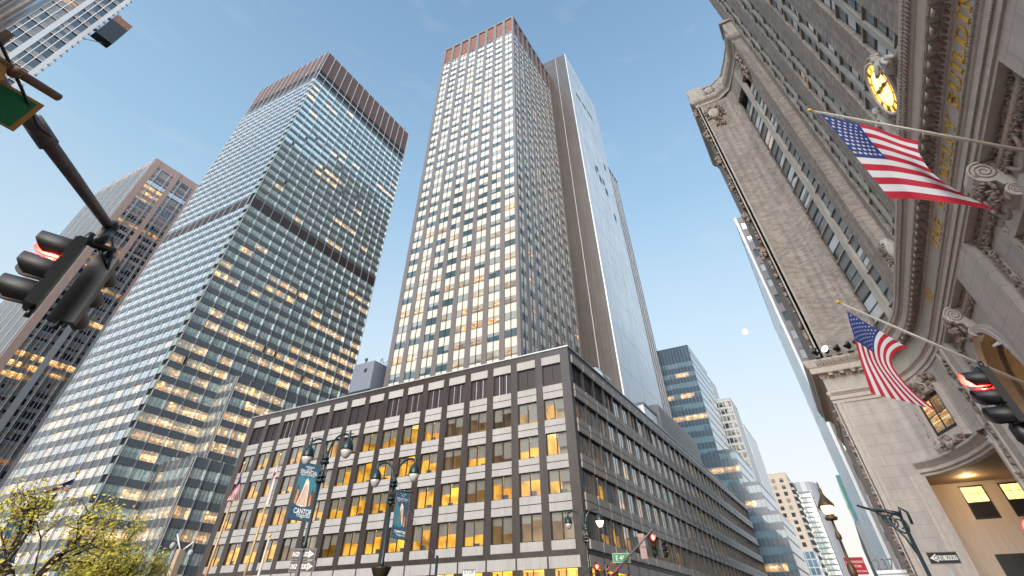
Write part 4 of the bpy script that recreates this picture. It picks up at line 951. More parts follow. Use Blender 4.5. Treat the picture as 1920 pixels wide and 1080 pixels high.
    ct.build('cartouche',t); ct=MB(); ct.blob(Fc(-8.4,76.9,.4),.5,1.0,1.1,HS,10,6); carve(ct,Fc,-9.4,-7.5,75.9,78.0,.5,SD,.24,1.2,.3); ct.build('cartouche',t)
    q=MB()
    for y0_,p in ((-5.1,.14),(-5.7,.08)): q.box(Fc,y0_,y0_+.22,24,73.6,-.1,p,HS)
    carve(q,FN(-4.8),71.2,72.4,26,73,.1,SD,.3,.5,.35)
    for z in (72.6,66,59.5,53,46.5,40): 
        for _ in range(14): q.blob((71.5+rnd.uniform(-.2,.6),-4.45+rnd.uniform(-.1,.55),z+rnd.uniform(-.9,.9)),.3,.3,.34,SD,7,5)
    q.build('corner_ornament',t)
    k=MB(); F6,L6=seg((60.3,-14.3),(62.7,-14.05)); 
    for _ in range(40): k.blob(F6(rnd.uniform(0,2),rnd.uniform(66,73),rnd.uniform(0,.4)),.3,.25,.45,SD,7,5)
    k.build('garland_drop',t)
    for x_,s in ((50.6,1.0),(33.6,.9)):
        k=MB(); Fv=lambda u,v,w: Vector((x_+w*.0+u,-13.4+w,v)); k.tube([Fv(-.9,24.2,0),Fv(-1.0,25.2,.1),Fv(-.5,26.2,.2),Fv(.4,26.5,.3),Fv(1.0,26,.3),Fv(1.0,25.3,.3),Fv(.4,25.1,.3)],[.5,.6,.65,.6,.5,.4,.3],HS,10); carve(k,Fv,-1.1,1.0,24.3,26.5,.5,SD,.2,.8,.3); k.build('volute_ornament',t)
classical()
# lamps inside the two portals (lit in the photograph)
for n_,loc,e_,r_ in (('portal_lamp',(74.5,-13,11.9),170,.3),('portal_lamp',(49.6,-19,13.5),160,.5)):
    l_=bpy.data.lights.new(n_,'POINT'); l_.energy=e_; l_.color=(1,.7,.38); l_.shadow_soft_size=r_; o_=bpy.data.objects.new(n_,l_); C.objects.link(o_); o_.location=loc

def clock():
    c=Vector((28.6,-13.0,26.15)); Rr=1.82
    t=thing('clock','large glowing round clock with gilt hands above the carved cornice','clock',(c.x,c.y,24.2))
    ax=Matrix(((-1,0,0),(0,0,1),(0,1,0))).transposed()   # local z -> +y
    def P(a,r,w): return Vector((c.x-r*math.sin(a),c.y+w,c.z+r*math.cos(a)))
    b=MB(); b.lathe(c,[(Rr,-.5),(Rr,.02)],M['stonep'],40,axis=ax); b.build('drum',t)
    f=MB(); f.lathe(c,[(Rr*.98,.0),(Rr*.98,.05)],emit('dial_outer_glow',(1,.55,.1),.95),48,axis=ax); f.lathe(c,[(Rr*.7,.0),(Rr*.7,.06)],emit('dial_glow',(1,.74,.30),1.0),48,axis=ax); f.build('dial',t)
    r=MB()
    def ring(r0,th,m,n=48): r.tube([P(2*math.pi*i/n,r0,.08) for i in range(n+1)],th,m,6,False)
    ring(Rr*1.0,.13,M['stonep']); ring(Rr*.7,.035,M['gold']); ring(Rr*.95,.03,M['gold'])
    amber=mat('amber_numeral',(.35,.17,.03),.5)
    for h in range(12):
        n=[3,1,2,3,4,1,2,3,4,2,1,2][h]
        for q in range(n):
            a=2*math.pi*h/12+(q-(n-1)/2)*.075; r.tube([P(a,Rr*.73,.09),P(a,Rr*.92,.09)],.032,amber,4)
    r.build('numerals',t)
    h=MB()
    for a,L_ in ((2.02,1.45),(-1.15,1.0)):
        h.tube([P(a,-.35,.14),P(a,L_*.3,.14),P(a,L_*.55,.14),P(a,L_*.7,.14),P(a,L_,.14)],[.07,.1,.17,.08,.02],mat('dark_gilt',(.35,.2,.07),.45,.6) if 'dark_gilt' not in bpy.data.materials else bpy.data.materials['dark_gilt'],8)
    h.blob(P(0,0,.16),.2,.1,.2,M['gold'],10,6); h.build('hands',t)
    w=MB()
    for i in range(60):
        a=2*math.pi*i/60; w.blob(P(a,Rr+.28+rnd.uniform(-.04,.05),-.05),.15,.16,.15,M['stoned'],6,4)
    for s in (-1,1):
        for _ in range(20): w.blob(P(s*rnd.uniform(1.6,2.6),Rr+rnd.uniform(.2,.8),-.2),.28,.25,.2,M['hstone'],6,4)
    w.build('wreath',t)
clock()
def skin_body(name,nodes_,edges,m,parent):
    me=bpy.data.meshes.new(name); me.from_pydata([Vector(p[:3])-WL[parent.name] for p in nodes_],edges,[]); o=bpy.data.objects.new(name,me); C.objects.link(o); o.parent=parent; WL[o.name]=WL[parent.name]
    o.modifiers.new('s','SKIN'); me.materials.append(m)
    for i,p in enumerate(nodes_): me.skin_vertices[0].data[i].radius=(p[3],p[3])
    me.skin_vertices[0].data[0].use_root=True
    s=o.modifiers.new('b','SUBSURF'); s.levels=2; s.render_levels=2; return o
def statue(x,sgn,label):
    # draped reclining figure: hips on the cornice, torso leaning to the clock, legs stretched outward
    t=thing('statue',label,'statue',(x,-13.2,24.1),'figures beside the clock'); S=sgn
    q=lambda u,v,w,r:(x+S*u,-13.2+w,24.1+v,r)
    nd=[q(0,.75,.1,.42),q(.25,1.35,.12,.4),q(.5,1.95,.14,.46),q(.62,2.35,.16,.18),q(.72,2.75,.2,.3),
        q(.3,2.1,.6,.19),q(.75,1.55,.8,.15),q(1.2,1.8,.7,.1),q(1.3,1.85,.7,.1),
        q(.65,2.1,-.3,.19),q(1.2,2.0,-.3,.15),q(1.5,2.5,-.2,.11),
        q(-.2,.7,.5,.33),q(-.95,1.15,.75,.26),q(-1.2,.45,.9,.17),q(-1.5,.2,1.0,.13),
        q(-.35,.6,-.1,.33),q(-1.2,.7,.1,.25),q(-2.1,.4,.2,.17),q(-2.4,.3,.3,.13)]
    ed=[(0,1),(1,2),(2,3),(3,4),(2,5),(5,6),(6,7),(7,8),(2,9),(9,10),(10,11),(0,12),(12,13),(13,14),(14,15),(0,16),(16,17),(17,18),(18,19)]
    skin_body('figure',nd,ed,M['hstone'],t)
    d=MB(); h=Vector(q(.72,2.85,.2,0)[:3]); d.blob(h,.27,.3,.36,M['hstone'],12,8); d.blob(h+Vector((0,.28,.0)),.06,.1,.09,M['hstone'],6,4)
    for _ in range(22): d.blob(h+Vector((rnd.uniform(-.24,.24),rnd.uniform(-.25,.08),rnd.uniform(0,.34))),.13,.13,.13,M['hstone'],6,4)
    d.build('head',t)
    c=MB()
    for i in range(9):
        a=i/8; c.tube([q(.3-a*.9,1.3-a*.5,.55,0)[:3],q(-.3-a*1.2,.6,.75,0)[:3],q(-.6-a*1.4,.02,.6+a*.2,0)[:3]],[.13,.2,.13],M['hstone'],7)
    c.build('drapery',t)
statue(25.9,1,'weathered stone figure reclining on the cornice above the clock dial'); statue(32.6,-1,'weathered stone figure reclining on the cornice on the lower side of the clock')
def floods():
    proto=None
    spots=[(69.8,-4.7,0),(69.9,-5.9,1),(69.9,-7.1,0),(69.6,-8.3,0),(68.9,-9.3,0),(67.9,-10.3,0)]
    labs=['round black floodlight at the outer end of the row on the stone cornice','lit white floodlight, second from the outer end of the row on the cornice','round black floodlight just right of the lit one on the cornice','round black floodlight, fourth along the cornice from the outer end','round black floodlight, fifth along the cornice from the outer end','round black floodlight innermost in the row on the cornice']
    for (x,y,on),lb in zip(spots,labs):
        t=thing('floodlight',lb,'floodlight',(x,y,24.1),'floodlights along the cornice'); d=Vector((-.62,.3,.35)).normalized() if on else Vector((-.3,.5,.75)).normalized(); c=Vector((x,y,24.85)); ax=d.to_track_quat('Z','Y').to_matrix()
        b=MB(); b.lathe(c-d*.25,[(.12,-.15),(.3,0),(.42,.35),(.46,.5),(.42,.5)],M['black'],16,axis=ax); b.tube([(x,y,24.1),(x,y,24.6)],.05,M['dgrey'],6); b.tube([(x-.0,y-.5,24.35),(x,y-.5,24.8)],.03,M['dgrey'],5); b.box(FZ,x-.3,x+.3,y-.3,y+.3,24.12,24.2,M['dgrey']); b.build('housing',t)
        b=MB(); b.lathe(c-d*.25,[(.41,.5),(.38,.54)],emit('flood_glow',(.95,.85,1),6) if on else M['dgrey'],16,axis=ax); b.build('lens',t)
floods()

# ================================================================ long building with pale blue curtain wall beyond the landmark
def long_blue():
    X,Y,H=110.,-4.04,71.3; XE=181.5
    t=thing('curtain_wall_building','long pale blue glass facade seen edge-on with a grey stone end wall beside the landmark','office building',(X,Y,0))
    w_=MB(); w_.box(FZ,X+.3,XE,-40,Y-.35,0,H,M['lgrey']); w_.build('core',t)
    finm=mat('blue_grey_fin',(.16,.27,.36),.4,.3,var=.15)
    F=FN(Y); g=MB(); cells=[]; n=34; pw=(XE-X)/n
    for i in range(n+1): g.box(F,X+i*pw-.1,X+i*pw+.1,3,H,-.3,.22,finm if i%3 else M['graypier'])
    g.box(F,X,XE,H-.6,H+.1,-.3,.25,M['coping']); g.build('fins',t)
    for i in range(n):
        for k in range(9):
            z=3+k*7.6; lit=.9 if (k==5 and rnd.random()<.5) else 0
            def fn(mb,i=i,z=z,lit=lit,k=k): pane(mb,F,X+i*pw+.1,X+(i+1)*pw-.1,z,min(z+7.5,H-.6),-.1,W['sky237'],lit,0,.02)
            cells.append((fn,F(X+i*pw,z+3,0),10))
    Fw=FW(X); st=MB(); wm=mat('dove_grey_stone',(.30,.28,.285),.7,var=.1,scale=.4)
    y0s=[(-6.3,-4.85),(-10.4,-8.2),(-14.4,-12.2),(-18.4,-16.2)]; fz=[57.4-3.8*k-1.0 for k in range(-3,15)]
    prev=Y+.2
    for a,b in y0s: st.box(Fw,b,prev,0,H,-.3,0,wm); prev=a
    st.box(Fw,-40,prev,0,H,-.3,0,wm)
    zt=H
    for z in sorted(fz,reverse=True):
        for a,b in y0s:
            st.box(Fw,a,b,z+1.9,zt,-.3,-.003,wm)
            lit=.8 if rnd.random()<.07 else 0; bl=rnd.choice([0,1,.5,0])
            def fn(mb,a=a,b=b,z=z,lit=lit,bl=bl): pane(mb,Fw,a,b,z,z+1.9,-.2,W['helm'],lit,bl,.03); mb.box(Fw,a,b,z-.05,z+.05,-.2,.02,M['dgrey'])
            cells.append((fn,Fw((a+b)/2,z+1,0),4))
        zt=z
    for a,b in y0s: st.box(Fw,a,b,0,zt,-.3,-.003,wm)
    st.build('end_wall',t); win_parts(t,cells)
    c=thing('entrance_canopy','metal canopy with the numerals 237 on top and a glowing gold underside','canopy',(84,-2.8,0)); b=MB(); b.box(FZ,79,88,-4.0,-1.2,5.3,5.9,M['coping']); b.box(FZ,78.95,88.05,-4.05,-1.15,5.55,5.65,M['mgrey']); b.build('roof',c)
    b=MB(); b.box(FZ,79.2,87.8,-3.8,-1.4,5.24,5.3,emit('gold_soffit',(1,.6,.15),1.0)); b.build('soffit',c)
    for y in (-3.8,-1.4): b=MB(); b.tube([(87.6,y,.13),(87.6,y,5.3)],.08,M['steel'],8); b.build('post',c)
    text_obj('237','numerals',lambda u,v,w: Vector((79.1-w,-u,v)),1.3,5.95,0,1.25,M['dgrey'],c,.03)
    block('low_stone_building','low grey stone building with dark outlines beyond the pale blue facade','building',218,300,-20,-3.1,24,W['apt'],M['lgrey'],4,5,4.2,2.4,2.6,litp=.05,gwall=M['lgrey'])
    block('teal_glass_tower','thin teal glass sliver of a tower beyond the long pale blue facade on the right','tower',300,340,-30,-4.7,48.8,W['bl'],M['teal'],5,11,4,4.3,3,litp=0,gwall=M['teal'])
long_blue()

# ================================================================ upper left buildings
def lattice_building():
    Y,XE,H=112.,0.3,205.
    t=thing('lattice_facade_building','pale gridded facade with dark square windows in the upper left corner','building',(0,Y,0))
    w_=MB(); w_.box(FZ,-60,XE-.3,Y+.5,Y+40,0,H,M['frame']); w_.build('core',t)
    F=FS(Y); g=MB(); cells=[]
    wt=mat('white_mesh_metal',(.55,.53,.52),.45,.3,var=.15,scale=3)
    for i in range(13):
        x=XE-1.0-4.4*i; g.box(F,x-.0,x+1.0,0,H,-.3,.35,wt); 
        for s in (-2.6,-1.3): g.box(F,x+s-.07,x+s+.07,0,H,-.3,.28,M['white'])
    for k in range(56):
        z=3.6*k; g.box(F,-56,XE,z,z+1.1,-.3,.12,wt)
        for s in (.3,.6,.9): g.box(F,-56,XE,z+s,z+s+.05,.12,.2,M['dgrey'])
        for i in range(12):
            x=XE-1.0-4.4*i; lit=.4 if rnd.random()<.06 else 0; bl=rnd.choice([0,0,0,.5,1,1])
            def fn(mb,x=x,z=z,lit=lit,bl=bl):
                for p in range(3): pane(mb,F,x-3.4+p*1.13,x-3.4+(p+1)*1.13,z+1.1,z+3.6,-.15,W['t299'],lit,bl if rnd.random()<.6 else 0,.03)
            cells.append((fn,F(x-1.7,z+2,0),10))
    for i in range(113): g.box(FZ,XE-.2,XE+.35,Y-.5,Y-.1,i*1.8,i*1.8+.5,M['lgrey'])
    g.box(F,-60,XE,H-1,H,-.3,.5,wt); g.build('facade_grid',t); win_parts(t,cells)
    c=thing('projecting_sign_box','dark box bolted to the edge of the pale gridded facade','fixture',(1.5,Y-1,100))
    d=hit(200,42,1,Y-1.5); b=MB(); x0=XE+.1; 
    b.box(FZ,x0+.35,x0+4.2,Y-3,Y-.6,d.z-5.4,d.z+.6,M['black']); b.box(FZ,x0+.35,x0+4.2,Y-3.01,Y-.59,d.z+.6,d.z+2.6,M['rust']); b.box(FZ,x0-.2,x0+.35,Y-2,Y-1.4,d.z-4,d.z-3.6,M['dgrey']); b.box(FZ,x0-.2,x0+.35,Y-2,Y-1.4,d.z+1,d.z+1.4,M['dgrey']); b.tube([(x0,Y-1.8,d.z+4.4),(x0+3.4,Y-1.8,d.z+2.6)],.09,M['dgrey'],6); b.tube([(x0,Y-1.8,d.z-8),(x0+3.4,Y-1.8,d.z-5.4)],.09,M['dgrey'],6); b.build('box',c)
lattice_building()
def stone_left():
    X,Y,Z=-2.3,37.2,29.0
    t=thing('stone_corner_building','stone building corner with bracketed cornice at the upper left edge','building',(X,Y,0))
    b=MB(); b.box(FZ,-30,X,Y,60,0,Z-1.6,M['stone']); b.build('wall',t)
    b=MB(); sweep(b,[(-30,Y),(X,Y),(X,60)][::-1],[(0,Z-2.2),(-.15,Z-2.2),(-.2,Z-1.6),(-.6,Z-1.0),(-.7,Z-.5),(-1.0,Z),(0,Z+.2)][::1],M['stoned'])
    for q,d,n in along([(-30,Y),(X,Y),(X,60)],.9):
        n=-n; b.box(lambda u,v,w: Vector((q.x+d.x*u+n.x*w,q.y+d.y*u+n.y*w,v)),-.2,.2,Z-1.7,Z-1.1,.1,.6,M['stonep'])
    b.build('cornice',t)
    b=MB(); b.box(FE(X),Y+2,Y+18,8,Z-4,-.1,.05,M['stonep']); b.box(FS(Y),-14,-4,8,Z-4,-.1,.05,M['stonep']); b.build('panel',t)
    t=thing('glazed_awning','streaked metal and glass canopy edge with an orange patch in the top left corner','canopy',(-5,26,24)); b=MB()
    for i,(m,w0) in enumerate(((M['coping'],0),(M['stonep'],1.1),(M['steel'],2.0),(M['wht2'],2.7),(M['dgrey'],3.4))):
        p0=hit(-30,62-i*13,1,25); p1=hit(128,-32-i*13,1,28); b.tube([p0,p1],.28-.02*i,m,8)
    b.build('rails',t)
stone_left()
# ================================================================ street furniture
def lamp_post(x,y,h,label,ang=math.pi/2,lit=(0,0),glow=None):
    t=thing('street_lamp',label,'street lamp',(x,y,0),'twin arm street lamps'); G=M['lgreen']
    b=MB(); o=Vector((x,y,0)); b.lathe(o,[(.34,.0),(.34,.25),(.26,.35),(.24,1.0),(.17,1.2),(.15,1.3),(.12,1.35),(.11,h-3.9),(.15,h-3.85),(.15,h-3.7),(.10,h-3.6),(.09,h-1.0)],G,14); b.build('pole',t)
    b=MB(); b.lathe(o+Vector((0,0,h-4.55)),[(.1,0),(.26,.1),(.44,.3),(.56,.55),(.6,.63),(.5,.58),(.26,.58),(.12,.62)],M['bronze'],24,flute=.12); b.build('basket',t)
    b=MB()
    for zz,r in ((h-1.0,.27),(h-.78,.24),(h-.1,.27),(h+.1,.22)): b.lathe(o+Vector((0,0,zz)),[(.08,-.06),(r,-.05),(r,.05),(.08,.07)],G,14)
    for k in range(4):
        a=k*math.pi/2+.4; b.tube([(x+.15*math.cos(a),y+.15*math.sin(a),h-1),(x+.15*math.cos(a),y+.15*math.sin(a),h+.05)],.045,G,7)
    b.lathe(o+Vector((0,0,h+.1)),[(.1,0),(.12,.12),(.05,.25),(.02,.4)],G,10); b.build('collar',t)
    for s,on in ((1,lit[0]),(-1,lit[1])):
        d=Vector((math.cos(ang),math.sin(ang),0))*s; R1=.92
        pts=[o+d*.12+Vector((0,0,h)),o+d*.14+Vector((0,0,h+.35))]
        for i in range(11): a=math.pi-math.pi*.62*i/10; pts.append(o+d*(.14+R1+R1*math.cos(a))+Vector((0,0,h+.35+R1*.95*math.sin(a))))
        e=pts[-1]; pts.append(e+d*.2+Vector((0,0,-.02)))
        b=MB(); b.tube(pts,[.06]*len(pts),G,9); b.tube([pts[-1],pts[-1]+d*.3],.03,G,6); b.build('arm',t)
        hc=pts[-1]; b=MB(); b.lathe(hc,[(.03,.22),(.06,.12),(.09,.0),(.08,-.2),(.12,-.26),(.24,-.36),(.34,-.55),(.37,-.72),(.37,-.8),(.35,-.8)],G,16); hd=b.build('lamp_shade',t)
        b=MB(); gm=glow if on else M['lens']; b.lathe(hc,[(.34,-.8),(.3,-.95),(.2,-1.12),(.08,-1.2)],gm,16); b.build('globe',hd)
        if on:
            l_=bpy.data.lights.new('lamp_glow','POINT'); l_.energy=260; l_.color=(1,.72,.38); l_.shadow_soft_size=.25; q=bpy.data.objects.new('lamp_glow',l_); C.objects.link(q); q.location=hc+Vector((0,0,-1.5))
    return t
M['lens']=mat('prismatic_lens',(.55,.53,.5),.15,var=.3,scale=9,ior=1.8)
WG=emit('warm_globe',(1,.72,.36),7)
lamp_post(23.5,25.75,8.6,'twin arm street lamp with the large blue banner, in front of the brick facade')
lamp_post(28.6,24.55,8.15,'twin arm street lamp with the narrow crumpled banner, right of the blue bannered one')
lamp_post(53.1,21.5,8.25,'twin arm street lamp with one glowing globe at the building corner',lit=(0,1),glow=WG)
lamp_post(22.8,56.4,8.0,'twin arm street lamp half hidden behind the leafy tree at the far left')
def banner(P,label,curl=0,full=True,pole=None):
    """P: four corners TL TR BL BR in world"""
    t=thing('banner',label,'banner',P[2]); TL,TR,BL,BR=[Vector(p) for p in P]
    nrm=(TR-TL).cross(BL-TL).normalized(); 
    if nrm.dot(EYE-TL)<0: nrm=-nrm
    def F(u,v,w): # u,v 0..1 (v up)
        p=(BL*(1-u)+BR*u)*(1-v)+(TL*(1-u)+TR*u)*v
        return p+nrm*(w+curl*math.sin(v*9+u*3)*.05)
    def patch(mb,u0,u1,v0,v1,m,w=0,n=10):
        for i in range(4):
            for j in range(n):
                a,b=u0+(u1-u0)*i/4,u0+(u1-u0)*(i+1)/4; c,d=v0+(v1-v0)*j/n,v0+(v1-v0)*(j+1)/n
                mb.poly([F(a,c,w),F(b,c,w),F(b,d,w),F(a,d,w)],m,None,None,True)
    b=MB(); patch(b,0,1,0,1,M['bannb'],0); patch(b,0,1,0,1,M['bann2'],-.012); b.build('fabric',t)
    # printed picture: pale fan of light between dark buildings on teal sky
    b=MB(); sky_=mat('print_teal',(.02,.13,.17),.7); dk=mat('print_brown',(.07,.04,.03),.7,var=.4,scale=9); fan=mat('print_cream',(.62,.5,.42),.7,var=.25,scale=6); org=mat('print_amber',(.42,.18,.08),.7,var=.5,scale=9)
    def pg(pts,m,w): b.poly([F(u,v,w) for u,v in pts],m)
    pg([(.03,.25),(.97,.2),(.97,.75),(.03,.75)],sky_,.004)
    pg([(.03,.25),(.97,.2),(.97,.5),(.9,.52),(.86,.6),(.8,.5),(.74,.44),(.5,.3),(.3,.42),(.2,.56),(.12,.62),(.06,.5),(.03,.5)],dk,.006)
    pg([(.22,.25),(.70,.21),(.66,.5),(.62,.66),(.52,.73),(.44,.70),(.36,.5)],fan,.009)
    for i in range(7): u=.26+i*.06; pg([(u,.25),(u+.025,.25),(.46+.025*i,.64-.02*abs(i-3)),(.45+.025*i,.64-.02*abs(i-3))],dk if i%2 else org,.012)
    pg([(.10,.26),(.2,.26),(.24,.5),(.14,.52)],org,.0125); pg([(.76,.22),(.86,.22),(.84,.44),(.78,.46)],org,.0125)
    pg([(.03,.29),(.4,.22),(.97,.27),(.97,.16),(.03,.2)],M['bannb'],.0135)
    b.build('printed_picture',t)
    wd=(TR-TL).length; hh=(TL-BL).length
    def TF(u,v,w): return F(u/wd,v/hh,w)
    if full is not None:
        text_obj('FINANCIAL','lettering',TF,wd*.06,hh*.80,.016,wd*.175,M['swhite'],t,0); text_obj('Capital of the World','lettering',TF,wd*.1,hh*.765,.016,wd*.085,M['swhite'],t,0)
        text_obj('NYC','lettering',TF,wd*.38,hh*.875,.016,wd*.12,M['swhite'],t,0); text_obj('grand central','lettering',TF,wd*.28,hh*.925,.016,wd*.085,M['swhite'],t,0)
        text_obj('CANTOR','lettering',TF,wd*.2,hh*.115,.018,wd*.19,M['swhite'],t,0,bold=.004); text_obj('Fitzgerald','lettering',TF,wd*.36,hh*.06,.018,wd*.15,M['swhite'],t,0)
    for a,c_ in ((TL,TR),(BL,BR)): r=MB(); r.tube([a+(a-c_).normalized()*.05,c_+(c_-a).normalized()*.25],.018,M['lgreen'],6); r.build('rod',t)
banner([hit(567,866,0,23.45),hit(601,874,0,23.45),hit(538,973,0,23.45),hit(582,979,0,23.45)],'large blue banner reading FINANCIAL over a glowing city picture, hung on a street lamp')
banner([(28.45,24.05,7.75),(29.05,23.45,7.68),(28.45,24.05,5.5),(29.0,23.4,5.38)],'narrow pale blue crumpled banner seen nearly edge-on on the next street lamp',curl=1)
banner([hit(20,962,0,22.75),hit(50,966,0,22.75),hit(-4,1052,0,22.75),hit(26,1056,0,22.75)],'blue banner behind the tree branches at the far left')
bpy.context.view_layer.update()

def sign_plate(name,label,cat,c,ux,w_,h_,mat_,text=None,tm=None,ts=.1,arrow=0,border=None,post=None,group=None,tilt=0,extra=None):
    c=Vector(c); ux=Vector(ux).normalized(); n=Vector((ux.y,-ux.x,0))
    if n.dot(EYE-c)<0: n=-n
    t=thing(name,label,cat,(c.x,c.y,0) if post else tuple(c),group)
    def F(u,v,w):  # rotated in own plane by tilt
        uu=u*math.cos(tilt)-v*math.sin(tilt); vv=u*math.sin(tilt)+v*math.cos(tilt)
        return c+ux*uu+Vector((0,0,vv))+n*w
    b=MB(); b.box(F,-w_/2,w_/2,-h_/2,h_/2,-.012,.0,border or mat_); b.box(F,-w_/2+.02,w_/2-.02,-h_/2+.02,h_/2-.02,0,.004,mat_); b.build('plate',t)
    if arrow:
        s=arrow; a=MB(); k=w_/2-.05; hh=h_*.2
        pts=[(-k*s,-hh),((k-.2)*s,-hh),((k-.22)*s,-h_*.37),(k*s,0),((k-.22)*s,h_*.37),((k-.2)*s,hh),(-k*s,hh)]
        a.poly([F(u,v,.008) for u,v in pts],M['swhite']); a.build('arrow',t)
    if text:
        for tx,u,v,size,m_ in (text if isinstance(text,list) else [(text,0,-ts*.36,ts,tm)]): text_obj(tx,'lettering',F,u,v,.012,size,m_,t,0,'CENTER',bold=.002)
    if post:
        p=MB(); p.tube([(c.x-n.x*.06,c.y-n.y*.06,0),(c.x-n.x*.06,c.y-n.y*.06,post)],.05,M['pole'],8); p.build('post',t)
    return t,F
def perp(c): v=Vector((c[0],c[1],0)).normalized(); return Vector((v.y,-v.x,0))
def at(x,y,dist):
    d=ray(x,y); k=dist/math.hypot(d.x,d.y); return EYE+d*k
# one-way pair
p=at(569,1039,25); q=Vector((.48,-.88,0)); sign_plate('one_way_sign','upper black ONE WAY sign with a right arrow below the lamp basket','sign',p,q,.92,.31,M['sblack'],[('ONE WAY',-.05,-.05,.15,M['sblack'])],arrow=1,border=M['pole'],group='one way signs')
p=at(566,1062,24.6); sign_plate('one_way_sign','lower black ONE WAY sign half hidden by its dark post','sign',p,q,.92,.31,M['sblack'],[('ONE WAY',-.05,-.05,.15,M['sblack'])],arrow=1,border=M['pole'],group='one way signs')
p=at(563,1052,23.6); t=thing('sign_post','dark steel post standing in front of the lower one way sign','post',(p.x,p.y,0)); b=MB(); b.tube([(p.x,p.y,0),(p.x,p.y,p.z+.25)],.075,M['pole'],12); b.lathe((p.x,p.y,p.z+.25),[(.08,0),(.08,.05),(.04,.08)],M['pole'],12); b.build('post_tube',t)
p=at(1769,1046,26); sign_plate('one_way_sign','black ONE WAY sign with a left arrow in front of the landmark stone wall','sign',p,(.25,-.97,0),.92,.30,M['sblack'],[('ONE WAY',.06,-.05,.15,M['sblack'])],arrow=-1,border=M['pole'],post=None,group='one way signs')
t=thing('thin_post','thin pale post carrying the left arrow sign','post',(p.x+.1,p.y,0)); b=MB(); b.tube([(p.x+.06,p.y-.02,0),(p.x+.06,p.y-.02,p.z+.35)],.03,M['steel'],8); b.build('post_tube',t)
p=at(879,1085,30); sign_plate('stop_sign','top edge of a red STOP sign at the bottom of the picture','sign',p,perp(p),.62,.62,M['swhite'],[('STOP',0,.16,.2,M['sblack'])],post=p.z,border=M['sblack'])
# corner mast with signals
M['visor_in']=mat('visor_inner',(.10,.08,.08),.6); M['visor']=mat('visor_black',(.012,.011,.011),.5,var=.3)
def signal(loc,face,label,lit='red',s=1.0,vl=.4,ems=6,grp='traffic signals',cols=('sig_red','sig_amber','sig_green')):
    """three-lens head; face = horizontal unit vector the lenses look along"""
    loc=Vector(loc); f=Vector((face[0],face[1],0)).normalized(); sd=Vector((-f.y,f.x,0)); t=thing('traffic_signal',label,'traffic light',tuple(loc),grp)
    def F(u,v,w): return loc+sd*(u*s)+Vector((0,0,v*s))+f*(w*s)
    B=M['black']; b=MB(); b.box(F,-.17,.17,-1.08,0,-.13,.0,B)
    for k in range(3): b.box(F,-.165,.165,-.35-.355*k,-.02-.355*k,.0,.03,B)
    b.tube([F(0,0,-.1),F(0,.16,-.1)],.05*s,B,8); b.tube([F(0,-1.08,-.1),F(0,-1.2,-.1)],.04*s,B,8); b.build('housing',t)
    rot=Matrix((sd,Vector((0,0,1)),f)).transposed()
    for k,nm in enumerate(('red','amber','green')):
        c=F(0,-.185-.355*k,.03); on=(nm==lit); L_=MB()
        em={'red':(1,.02,.015),'amber':(1,.4,.02),'green':(.05,.9,.4)}[nm]
        lm=emit(nm+'_lens_lit',em,ems) if on else mat(nm+'_lens_off',[v*.06+.004 for v in em],.2)
        L_.lathe(c,[(.145*s,0),(.13*s,.03*s),(.07*s,.055*s)],lm,16,axis=rot); ln=L_.build('lens',t)
        v=MB(); vs=[];fs=[]; n=16; r=.158*s
        for sh in (0,.012):
            for i in range(n+1):
                a=-1.2+(math.pi+2.4)*i/n; e=min(i,n-i); ln_=vl-(.16 if e==0 else .1 if e==1 else .05 if e==2 else 0)*vl/.4
                for w_ in (0,ln_): vs.append(c+sd*((r-sh)*math.cos(a))+Vector((0,0,(r-sh)*math.sin(a)))+f*w_*s)
        k0=2*(n+1)
        for i in range(n): fs+= [(2*i,2*i+1,2*i+3,2*i+2),(k0+2*i,k0+2*i+2,k0+2*i+3,k0+2*i+1),(2*i+1,k0+2*i+1,k0+2*i+3,2*i+3)]
        v.mesh(vs,[f_ for f_ in fs if min(f_)<k0],M['visor'],True); v.mesh(vs,[f_ for f_ in fs if min(f_)>=k0],M['visor_in'],True); v.build('visor',t)
        if on:
            l_=bpy.data.lights.new('signal_glow','POINT'); l_.energy=260*s*s*(vl/.4)**2; l_.color=(1,.03,.02); l_.shadow_soft_size=.05; q_=bpy.data.objects.new('signal_glow',l_); C.objects.link(q_); q_.location=c+f*.14*s
    return t
A=Vector((59,20.5,0)); 
def mast(name,label,base,hgt,tip,r0=.12,r1=.05,rods=True):
    t=thing(name,label,'signal mast',tuple(base)); b=MB(); base=Vector(base); tip=Vector(tip); j=base+Vector((0,0,hgt))
    b.lathe(base,[(.22,0),(.2,.5),(r0,.6),(r0*.8,hgt+.3),(.02,hgt+.4)],M['pole'],12); b.build('pole',t)
    b=MB(); b.tube([j,j*.5+tip*.5,tip],[r0*.7,r0*.6,r1],M['pole'],10)
    b.build('mast_arm',t)
    if rods:
        b=MB(); m_=j*.35+tip*.65; b.tube([j+Vector((0,0,1.6)),m_],.02,M['brown'],6); b.tube([j+Vector((0,0,1.3)),m_],.02,M['brown'],6); b.build('stay_rod',t)
    return t
p0=at(1097,1100,46); p1=at(1224,992,40); mast('signal_mast','slanted signal mast reaching out over the street at the office block corner',(p0.x,p0.y,0),2.9,p1)
fc=(-.8,-.55)
p=at(1222,1001,39.6); signal(p,fc,'glowing red traffic signal on the mast tip in front of the long facade',s=.95,vl=.16,ems=22)
p=at(1238,1012,40.2); signal(p,(.3,-.9),'dark side-facing traffic signal beside the glowing red one at the mast tip',lit='none',s=.8)
p=at(1118,1057,42); signal(p,fc,'small red traffic signal at the bottom edge below the corner street lamp',s=.8,vl=.16,ems=16)
